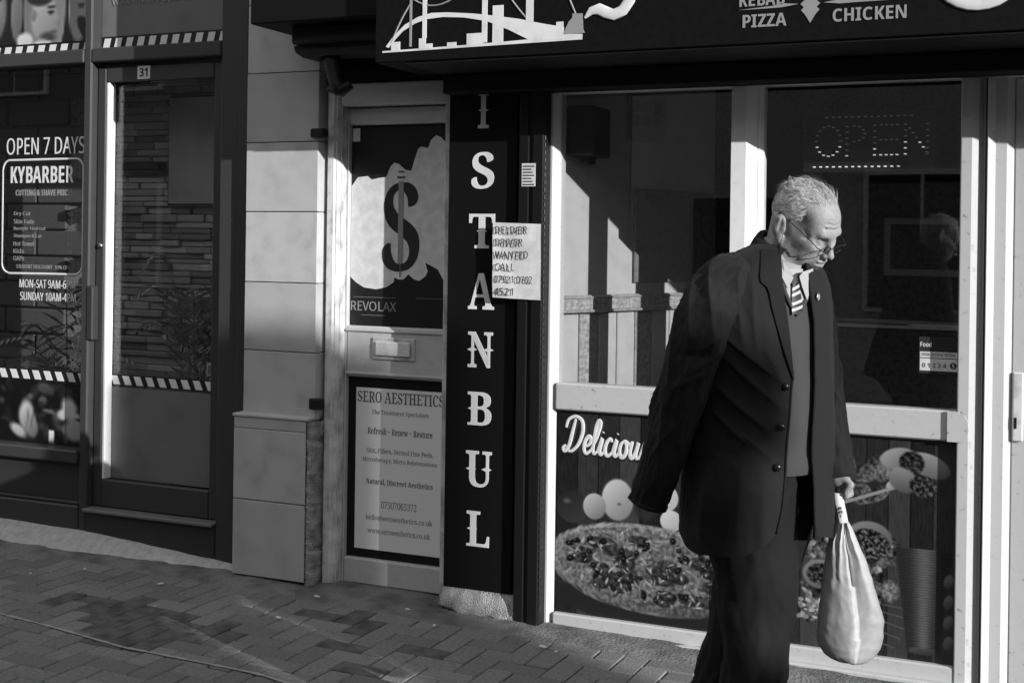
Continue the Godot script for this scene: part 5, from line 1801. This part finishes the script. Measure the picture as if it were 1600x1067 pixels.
		var prev := q
		var d := (flow - n * flow.dot(n)).normalized()
		d = (d + n * lift).normalized()
		var key := "hair_white"
		var pick := hr.randf()
		if pick < 0.35: key = "hair_grey"
		elif pick < 0.45: key = "hair_dark"
		var ax := d.cross(n).normalized()
		var bx := ax.cross(d)
		var nseg := 4
		var ring_prev := []
		for k in nseg + 1:
			var t := float(k) / nseg
			var c := q + d * length * t - n * length * 0.5 * t * t * (1.0 if n.y < 0.55 else 0.75) + ax * lv * 0.014 * t * t + ax * 0.0015 * sin(t * 5.0 + lu * 20.0)
			var u := (c - cc) / (cr * 1.004)
			if u.length() < 1.0: c = cc + u.normalized() * cr * 1.006
			var rr := r0 * (1.0 - 0.75 * t)
			var ring := []
			for j in 3:
				var a := TAU * j / 3.0
				ring.append(hx * (c + ax * cos(a) * rr + bx * sin(a) * rr))
			if k > 0:
				for j in 3:
					var j2 := (j + 1) % 3
					groups[key].append_array([ring_prev[j], ring[j], ring_prev[j2], ring_prev[j2], ring[j], ring[j2]])
			ring_prev = ring
	for key in groups:
		obj(soup(groups[key]), "strands", M[key], hair)
	# eyebrow, eyelid line
	var brow := PackedVector3Array()
	for s in [-1.0, 1.0]:
		for k in 60:
			var t := hr.randf()
			var a := Vector3(0.094 - 0.012 * t * t, 0.012 + 0.006 * sin(t * PI), (0.012 + 0.036 * t) * s) + Vector3(0, hr.randf_range(-0.003, 0.003), 0)
			var b := a + Vector3(0.003, hr.randf_range(-0.003, 0.005), hr.randf_range(0.002, 0.009) * s)
			var w := Vector3(0, 0.0007, 0.0003)
			brow.append_array([hx * (a - w), hx * (a + w), hx * b])
	obj(soup(brow), "eyebrows", M.hair_grey, hair)
	var eyes := Node3D.new()
	eyes.name = "eyelids"
	p.add_child(eyes)
	for s in [-1.0, 1.0]:
		var lash := PackedVector3Array()
		for k in 7:
			var t := k / 6.0
			lash.append(hx * Vector3(0.0835 - 0.006 * pow(t * 2 - 1, 2) - 0.003 * t, -0.0075 - 0.003 * sin(t * PI), (0.0195 + 0.025 * t) * s))
		obj(tube(lash, [0.0008, 0.0014, 0.0019, 0.002, 0.0019, 0.0014, 0.0008], 5), "lash_line", M.print_black, eyes)

	# ---- glasses
	var gls := Node3D.new()
	gls.name = "glasses"
	p.add_child(gls)
	for s in [-1.0, 1.0]:
		var lp := PackedVector3Array()
		var c0 := Vector3(0.112, -0.021, 0.034 * s)
		for k in 21:
			var a := TAU * k / 20.0
			var px: float = 0.024 * sign(cos(a)) * pow(absf(cos(a)), 0.8)
			var py: float = 0.0155 * sign(sin(a)) * pow(absf(sin(a)), 0.75)
			lp.append(c0 + Vector3(-absf(px) * 0.10 + py * 0.30, py, px))
		var lw := PackedVector3Array()
		for q in lp: lw.append(hx * q)
		obj(tube(lw, [0.00105], 5, false), "rim", M.print_black, gls)
		var fan := PackedVector3Array()
		for k in 20: fan.append_array([hx * c0, lw[k], lw[k + 1]])
		obj(soup(fan), "lens", M.glass, gls)
		var tp := PackedVector3Array()
		for q in [Vector3(0.111, -0.013, 0.058 * s), Vector3(0.104, -0.010, 0.066 * s), Vector3(0.06, 0.004, 0.074 * s), Vector3(0.015, 0.012, 0.079 * s), Vector3(-0.006, 0.014, 0.080 * s)]:
			tp.append(hx * q)
		obj(tube(tp, [0.0013], 5), "temple", M.print_black, gls)
	var br := PackedVector3Array()
	for q in [Vector3(0.112, -0.016, -0.011), Vector3(0.117, -0.012, 0), Vector3(0.112, -0.016, 0.011)]: br.append(hx * q)
	obj(tube(br, [0.0012], 5), "bridge", M.print_black, gls)

	# ---- pullover, shirt, tie
	var sw := []
	for i in 41:
		var y := lerpf(1.47, 0.985, i / 40.0)
		var ring := PackedVector3Array()
		var hem := 0.006 * sin(PI * clampf((i - 36) / 4.0, 0, 1))
		for k in 64:
			var a := TAU * k / 64.0
			var fold := 0.003 * sin(y * 34.0 + a * 3.0) * (0.4 + 0.6 * clampf((1.25 - y) * 4.0, 0, 1)) + 0.004 * sin(a * 9.0 + y * 12.0) * clampf((1.12 - y) * 6.0, 0, 1)
			ring.append(torso_point(y, a, 0.018 - fold - hem) + off)
		sw.append(ring)
	obj(loft(sw, true, false), "pullover", knit, p)
	var shirt := Node3D.new()
	shirt.name = "shirt"
	p.add_child(shirt)
	obj(patch([[1.50, 0.030, 0.118], [1.47, 0.036, 0.112], [1.44, 0.042, 0.104], [1.415, 0.054, 0.090], [1.39, 0.070, 0.075]], 10, 0.0035, 0.018), "front", shirt_m, shirt, off)
	var vb := PackedVector3Array()
	for q in [[0.036, 1.475], [0.044, 1.44], [0.056, 1.412], [0.0725, 1.386], [0.09, 1.412], [0.104, 1.442], [0.113, 1.475]]:
		vb.append(on_torso(q[0], q[1], 0.004, 0.018) + off)
	obj(tube(vb, [0.0065], 7, true), "neck_band", knit, shirt)
	# collar wings
	for w in [[[0.020, 1.527, 0.012], [0.034, 1.518, 0.026], [0.052, 1.492, 0.024], [0.058, 1.476, 0.020], [0.048, 1.450, 0.012], [0.034, 1.478, 0.012], [0.016, 1.500, 0.008]], [[0.075, 1.492, 0.030], [0.100, 1.500, 0.024], [0.108, 1.470, 0.016], [0.094, 1.42, 0.012], [0.080, 1.455, 0.016], [0.070, 1.480, 0.024]]]:
		var pts := []
		for q in w: pts.append(on_torso(q[0], q[1], q[2], 0.018) + off)
		var mid := Vector3.ZERO
		for q in pts: mid += q / pts.size()
		var tr := PackedVector3Array()
		var nv := Vector3(0.3, 0.35, 0.89) * 0.003
		for k in pts.size():
			var a: Vector3 = pts[k]
			var b: Vector3 = pts[(k + 1) % pts.size()]
			tr.append_array([mid + nv * 1.6, b + nv, a + nv, a + nv, b + nv, b, a + nv, b, a])
		obj(soup(tr), "collar", shirt_m, shirt)
	var cb := []
	for k in 2:
		var ring := PackedVector3Array()
		for j in 25:
			var a := TAU * j / 24.0
			ring.append(Vector3(0.022 + 0.018 * k, 1.510 + 0.044 * k - 0.046 * cos(a), 0.0) + off + TF * (0.068 - 0.004 * k) * cos(a) + TS * (0.070 - 0.004 * k) * sin(a))
		cb.append(ring)
	obj(loft(cb, false, true), "collar_band", shirt_m, shirt)
	var tie := Node3D.new()
	tie.name = "tie"
	p.add_child(tie)
	var tie_dark := mat("tie_dark", 0.015, 0.5)
	var tie_light := mat("tie_light", 0.4, 0.5)
	# knot and blade cut into slanting stripes, each a piece of its own cloth
	var stripes := 13
	for k in stripes:
		var t0 := 1.487 - 0.097 * k / stripes
		var t1 := 1.487 - 0.097 * (k + 1) / stripes
		var rows := []
		for t in [t0, t1]:
			var cx: float = 0.0645 + 0.008 * (1.487 - t) / 0.1
			var hw: float = 0.0075 if t > 1.46 else lerpf(0.0075, 0.0125, clampf((1.46 - t) / 0.05, 0, 1))
			if t > 1.472: hw = 0.0095
			var row := PackedVector3Array()
			for c in 7:
				var u := c / 6.0
				row.append(on_torso(lerpf(cx - hw, cx + hw, u), t + (u - 0.5) * 0.010, 0.013 + 0.006 * sin(PI * u) * (1.4 if t > 1.46 else 0.6), 0.018) + off)
			rows.append(row)
		obj(loft(rows, false, true), "stripe", tie_light if k in [4, 6, 9, 11] else tie_dark, tie)

	# ---- overcoat
	var coat := Node3D.new()
	coat.name = "overcoat"
	p.add_child(coat)
	var near_t := [[1.56, 0.030], [1.52, 0.030], [1.447, 0.036], [1.35, 0.052], [1.214, 0.067], [1.03, 0.054], [0.864, 0.043], [0.77, 0.026]]
	var far_t := [[1.56, 0.085], [1.48, 0.103], [1.35, 0.118], [1.2, 0.122], [1.03, 0.116], [0.77, 0.122]]
	var fn := FastNoiseLite.new()
	fn.seed = 77
	fn.frequency = 1.0
	var cr2 := FastNoiseLite.new()
	cr2.seed = 5
	cr2.frequency = 0.8
	cr2.fractal_type = FastNoiseLite.FRACTAL_RIDGED
	cr2.fractal_octaves = 2
	var body_folds := [[-0.11, 1.34, 0.045, 1.215, 0.012, 0.008], [-0.10, 1.28, 0.035, 1.16, 0.011, 0.008], [-0.12, 1.21, 0.01, 1.10, 0.012, 0.008], [-0.13, 1.15, -0.03, 1.06, 0.012, 0.007], [-0.035, 1.47, -0.02, 1.27, 0.014, 0.006], [-0.075, 1.45, -0.05, 1.30, 0.012, 0.005], [-0.05, 1.0, -0.065, 0.82, 0.026, 0.010], [-0.125, 1.0, -0.14, 0.85, 0.022, 0.010], [0.0, 0.98, -0.005, 0.82, 0.02, 0.007], [0.0, 1.30, 0.04, 1.22, 0.008, 0.005], [-0.06, 1.10, 0.02, 1.03, 0.009, 0.006]]
	var rows := []
	var nr := 160
	var nc := 210
	for i in nr + 1:
		var t := float(i) / nr
		var ybase := lerpf(1.562, 0.800, t)
		var ring := PackedVector3Array()
		for k in nc + 1:
			var u := float(k) / nc
			var yy := ybase
			var p0 := torso_phi(table(near_t, yy), yy)
			var p1 := torso_phi(table(far_t, yy), yy) + TAU
			var a := lerpf(p0, p1, u)
			# the hem rises towards the back
			var back := smoothstep(0.16, 0.42, u) * (1.0 - smoothstep(0.6, 0.85, u))
			yy = lerpf(1.562, 0.792 + 0.12 * back + 0.035 * smoothstep(0.85, 1.0, u) + 0.055 * pow(clampf(1.0 - u / 0.09, 0, 1), 2.0), t)
			var pt := torso_point(yy, a)
			var low := clampf((1.25 - yy) / 0.4, 0.0, 1.0)
			var f := 0.007 * fn.get_noise_3d(pt.x * 7.0, pt.y * 2.6, pt.z * 7.0) + 0.009 * low * sin(a * 4.0 + yy * 3.0) * (0.4 + 0.6 * low)
			f += 0.0035 * cr2.get_noise_3d(pt.x * 9.0 + pt.y * 5.0, pt.y * 3.5 - pt.x * 3.0, pt.z * 8.0)
			if pt.z > -0.05:
				f += ridge(pt.x, pt.y, body_folds)
			# belly of the front panel
			f += 0.022 * exp(-pow((yy - 0.96) / 0.09, 2.0) - pow((u - 0.10) / 0.09, 2.0))
			ring.append(torso_point(yy, a, -f) + off)
		rows.append(ring)
	obj(loft(rows, false, false), "coat_body", coat_m, coat)
	# second skin just inside gives the cloth its thickness and lining
	var rows2 := []
	for r in rows:
		var ring := PackedVector3Array()
		for q in r:
			var c := Vector3(-0.008, q.y, 0)
			ring.append(q + (c - q).normalized() * 0.006)
		rows2.append(ring)
	obj(loft(rows2, false, true), "lining", lapel_m, coat)
	# turned front edge
	for e in [0, nc]:
		var pe := PackedVector3Array()
		for i in range(0, nr + 1, 2): pe.append(rows[i][e])
		obj(tube(pe, [0.004], 6), "front_edge", lapel_m, coat)
	# lapels and collar
	var near_l := []
	for i in 25:
		var y := lerpf(1.548, 1.225, i / 24.0)
		var xo := table([[1.55, -0.012], [1.48, -0.016], [1.462, -0.012], [1.452, 0.004], [1.40, 0.014], [1.30, 0.042], [1.225, 0.066]], y)
		near_l.append([y, table(near_t, y) + 0.002, xo])
	obj(patch(near_l, 8, 0.010, 0.0), "lapel", lapel_m, coat, off)
	var far_l := []
	for i in 21:
		var y := lerpf(1.53, 1.24, i / 20.0)
		var xo := table([[1.53, 0.112], [1.48, 0.136], [1.452, 0.142], [1.445, 0.132], [1.35, 0.134], [1.24, 0.124]], y)
		far_l.append([y, xo, table(far_t, y) - 0.002])
	obj(patch(far_l, 8, 0.008, 0.0), "lapel", coat_m, coat, off)
	var cl := []
	for k in 5:
		var t := k / 4.0
		var ring := PackedVector3Array()
		for j in 33:
			var a := lerpf(0.62, TAU - 0.75, j / 32.0)
			var rise := pow(0.5 - 0.5 * cos(a), 1.6)
			var yy := lerpf(1.528, 1.548 + 0.046 * rise, sin(t * PI * 0.6) / sin(PI * 0.6))
			var wide := lerpf(0.086, 0.064, t) + (0.004 if k == 3 else 0.0)
			ring.append(Vector3(0.020 + 0.028 * t, yy, 0) + off + TF * (wide * 0.88) * cos(a) + TS * wide * sin(a))
		cl.append(ring)
	obj(loft(cl, false, false), "collar", lapel_m, coat)
	# sleeves
	# creases on the sleeve, in metres along it and round it
	var near_folds := [[0.10, 0.17, 0.30, 0.07, 0.010, 0.008], [0.15, 0.19, 0.36, 0.10, 0.009, 0.007], [0.06, 0.12, 0.20, 0.04, 0.010, 0.006], [0.20, 0.20, 0.40, 0.14, 0.011, 0.007], [0.31, 0.02, 0.37, 0.10, 0.008, 0.008], [0.345, 0.03, 0.40, 0.12, 0.008, 0.007], [0.28, 0.04, 0.33, 0.09, 0.007, 0.006], [0.40, 0.05, 0.58, 0.15, 0.012, 0.007], [0.44, 0.14, 0.60, 0.09, 0.012, 0.006], [0.38, 0.17, 0.50, 0.20, 0.011, 0.006], [0.33, 0.06, 0.345, 0.14, 0.006, -0.005], [0.52, 0.06, 0.62, 0.12, 0.009, 0.004]]
	var fold_near := func(f: float, a: float) -> float:
		return ridge(f * 0.66, a * 0.065, near_folds) + 0.005 * fn.get_noise_2d(f * 7.0, a * 1.1) + 0.0035 * cr2.get_noise_3d(f * 7.0 + cos(a) * 1.2, cos(a) * 2.0, sin(a) * 2.0 + f * 4.0) - 0.006 + (0.003 if f > 0.985 else 0.0)
	obj(limb([[Vector3(-0.07, 1.488, 0.10) + off, 0.058], [Vector3(-0.108, 1.462, 0.135) + off, 0.072], [Vector3(-0.150, 1.37, 0.165) + off, 0.077], [Vector3(-0.198, 1.21, 0.175) + off, 0.069], [Vector3(-0.240, 1.06, 0.155) + off, 0.062], [Vector3(-0.290, 0.897, 0.125) + off, 0.053]], 30, 96, fold_near), "sleeve", coat_m, coat)
	var far_folds := [[0.12, 0.02, 0.24, 0.09, 0.009, 0.007], [0.2, 0.0, 0.3, 0.08, 0.008, 0.007], [0.27, 0.0, 0.33, 0.09, 0.008, 0.008], [0.31, 0.01, 0.36, 0.1, 0.007, 0.006], [0.36, 0.0, 0.48, 0.07, 0.010, 0.006], [0.4, 0.08, 0.5, 0.03, 0.010, 0.005]]
	var fold_far := func(f: float, a: float) -> float:
		return ridge(f * 0.6, a * 0.06, far_folds) + 0.004 * fn.get_noise_2d(f * 7.0 + 9.0, a * 1.1) + 0.003 * cr2.get_noise_3d(f * 7.0 + cos(a) * 1.2 + 5.0, cos(a) * 2.0, sin(a) * 2.0 + f * 4.0) - 0.001 + (0.003 if f > 0.985 else 0.0)
	obj(limb([[Vector3(0.05, 1.487, -0.09) + off, 0.055], [Vector3(0.082, 1.462, -0.125) + off, 0.066], [Vector3(0.112, 1.36, -0.13) + off, 0.066], [Vector3(0.132, 1.24, -0.12) + off, 0.062], [Vector3(0.156, 1.11, -0.08) + off, 0.055], [Vector3(0.186, 0.952, -0.02) + off, 0.050]], 26, 80, fold_far), "sleeve", coat_m, coat)
	# buttons, pocket flap
	for q in [[0.060, 1.209], [0.050, 1.111], [0.042, 1.012]]:
		var c := on_torso(q[0] - 0.012, q[1], 0.012) + off
		var nv := (c - Vector3(-0.01, c.y, 0)).normalized()
		var bt := obj(tube(PackedVector3Array([c, c + nv * 0.004]), [0.010, 0.0085], 14), "button", M.shoe_leather, coat)
	obj(patch([[1.079, -0.165, -0.052], [1.068, -0.165, -0.052], [1.04, -0.163, -0.054], [1.032, -0.160, -0.056]], 10, 0.012, 0.0), "pocket_flap", coat_m, coat, off)
	# badge on the far lapel
	var bc := on_torso(0.121, 1.429, 0.011) + off
	var bn := (bc - Vector3(-0.01, bc.y, 0)).normalized()
	var badge := Node3D.new()
	badge.name = "badge"
	p.add_child(badge)
	obj(tube(PackedVector3Array([bc, bc + bn * 0.003]), [0.0105, 0.0098], 18), "rim", M.steel, badge)
	obj(tube(PackedVector3Array([bc + bn * 0.003, bc + bn * 0.0036]), [0.0075, 0.007], 18), "face", M.print_grey, badge)

	# ---- trousers and shoes
	var tro := Node3D.new()
	tro.name = "trousers"
	p.add_child(tro)
	var fold_leg := func(f: float, a: float) -> float:
		return 0.006 * cr2.get_noise_3d(f * 5.0 + cos(a), cos(a) * 1.6 + f * 2.0, sin(a) * 1.6) + 0.006 * sin(a * 2.0 + f * 7.0) + 0.005 * sin(f * 34.0 + a * 2.0) * exp(-pow((f - 0.55) / 0.2, 2.0)) + 0.006 * fn.get_noise_2d(f * 6.0 + 4.0, a)
	obj(limb([[Vector3(-0.03, 1.0, 0.03) + off, 0.115], [Vector3(-0.035, 0.86, 0.05) + off, 0.112], [Vector3(-0.012, 0.66, 0.065) + off, 0.094], [Vector3(-0.020, 0.45, 0.07) + off, 0.083], [Vector3(-0.06, 0.25, 0.07) + off, 0.074], [Vector3(-0.085, 0.055, 0.07) + off, 0.070]], 22, 72, fold_leg), "trouser_leg", trouser_m, tro)
	obj(limb([[Vector3(0.02, 1.0, -0.03) + off, 0.11], [Vector3(0.02, 0.86, -0.05) + off, 0.105], [Vector3(-0.025, 0.66, -0.055) + off, 0.094], [Vector3(-0.085, 0.45, -0.05) + off, 0.080], [Vector3(-0.16, 0.26, -0.055) + off, 0.070], [Vector3(-0.215, 0.085, -0.06) + off, 0.066]], 22, 72, fold_leg), "trouser_leg", trouser_m, tro)
	for s in [[Vector3(-0.06, 0.0, 0.07), 0.0], [Vector3(-0.19, 0.03, -0.06), -0.28]]:
		var sh := []
		for i in 14:
			var t := i / 13.0
			var w: float = 0.036 + 0.010 * sin(t * PI) - 0.02 * pow(maxf(t - 0.8, 0) * 5.0, 2.0) - (0.008 if i == 0 else 0.0)
			var h: float = lerpf(0.085, 0.035, smoothstep(0.2, 0.75, t)) - 0.012 * pow(maxf(t - 0.85, 0) * 6.6, 2.0)
			var ring := PackedVector3Array()
			for k in 14:
				var a := TAU * k / 14.0
				var yy := maxf(h * 0.5 + h * 0.5 * sin(a), 0.002)
				ring.append(s[0] + Vector3(-0.09 + 0.28 * t, 0, 0).rotated(Vector3(0, 0, 1), s[1]).rotated(Vector3.UP, -0.3) + Vector3(0, yy - y0 * 0.0, 0) + Vector3(-0.29, 0, 0.95) * w * cos(a))
			sh.append(ring)
		obj(loft(sh, true, true, true), "shoe", M.shoe_leather, p)

	carrier_bag(base, off)
	L.free()

func carrier_bag(base: Vector3, off: Vector3) -> void:
	var b := thing("carrier_bag", "full white cloth bag hanging by a thin strap from the walking man's hand", "bag", base)
	b.rotation.y = deg_to_rad(12.9)
	var m := mat("bag_white", 0.5, 0.6, noise_tex(61, 0.02, [[0, 0.88], [1, 1]], 4), 3.0)
	m.uv1_world_triplanar = false
	m.backlight_enabled = true
	m.backlight = Color(0.1, 0.1, 0.1)
	# height, left edge, right edge
	var prof := [[0.848, 0.190, 0.214], [0.835, 0.182, 0.222], [0.80, 0.166, 0.238], [0.75, 0.157, 0.260], [0.70, 0.151, 0.277], [0.65, 0.146, 0.294], [0.60, 0.140, 0.307], [0.56, 0.139, 0.306], [0.53, 0.143, 0.299], [0.508, 0.155, 0.287], [0.494, 0.176, 0.272], [0.489, 0.2, 0.258]]
	var nz := FastNoiseLite.new()
	nz.seed = 8
	nz.frequency = 1.0
	var rings := []
	var steps := 90
	var rn := FastNoiseLite.new()
	rn.seed = 31
	rn.frequency = 1.0
	rn.fractal_type = FastNoiseLite.FRACTAL_RIDGED
	rn.fractal_octaves = 2
	for i in steps + 1:
		var f := float(i) / steps
		var y := lerpf(0.848, 0.489, f)
		var l := table(prof.map(func(q): return [q[0], q[1]]), y)
		var r := table(prof.map(func(q): return [q[0], q[2]]), y)
		var c := Vector3((l + r) / 2, y, -0.012)
		var hw := (r - l) / 2
		var ring := PackedVector3Array()
		for k in 96:
			var a := TAU * k / 96.0
			var ca := cos(a)
			var sa := sin(a)
			# flat sided sack: nearly a lens in plan, gathered into sharp pleats below the strap
			var up := pow(1.0 - f, 1.3)
			var px := ca * hw
			var pz := sa * (0.012 + hw * 0.52) * (1.0 - 0.25 * absf(ca))
			var pleat := 0.0
			for g in [[-0.72, 0.10, 0.10], [-0.30, -0.10, 0.075], [0.16, 0.06, 0.06], [0.62, 0.16, 0.10]]:
				var pos: float = g[0] + g[1] * f
				var w: float = g[2] * (1.0 + 1.2 * f)
				pleat += exp(-pow((ca - pos) / w, 2.0)) * (0.010 if sa > 0 else 0.006) * up * up
			# the deep fold down the front: one panel lies over the other
			var edge := 0.05 + 0.18 * f
			if sa > 0.0:
				var t := clampf((ca - edge) / 0.8, 0.0, 1.0)
				if ca > edge: pleat -= 0.034 * (1.0 - t) * (1.0 - t) * sin(PI * clampf(f * 0.85 + 0.12, 0, 1))
			var cr := 0.0022 * rn.get_noise_3d(px * 11.0 + y * 4.0, y * 5.0 - px * 6.0, sa) * sin(PI * clampf(f * 0.9 + 0.08, 0, 1))
			pz += signf(sa) * (pleat + cr) * minf(1.0, absf(sa) * 2.5)
			ring.append(c + Vector3(px + 0.002 * rn.get_noise_2d(y * 10.0, ca), 0.003 * nz.get_noise_2d(a, y * 12.0), pz) + off)
		rings.append(ring)
	obj(loft(rings, true, true, true), "sack", m, b)
	var strap := [[0.186, 0.925, 0.012], [0.190, 0.90, 0.010], [0.197, 0.87, 0.002], [0.203, 0.838, -0.006]]
	for s in 2:
		var rr := []
		for q in strap:
			var c := Vector3(q[0] + 0.004 * s, q[1], q[2] - 0.010 * s) + off
			rr.append(PackedVector3Array([c + Vector3(-0.0095, 0.001, 0.002), c + Vector3(0, 0, 0.004), c + Vector3(0.0095, -0.001, 0.0), c + Vector3(0.0095, -0.001, -0.002), c + Vector3(0, 0, 0.002), c + Vector3(-0.0095, 0.001, 0.0)]))
		obj(loft(rr, true, true), "strap", M.letter_white, b)
	for k in 3:
		obj(bevel_box(Vector3(0.004, 0.008, 0.001), 0.0002), "strap_print", M.ink_soft, b, Vector3(0.194 + 0.003 * (k % 2), 0.887 - k * 0.010, 0.0125 - k * 0.0018) + off)
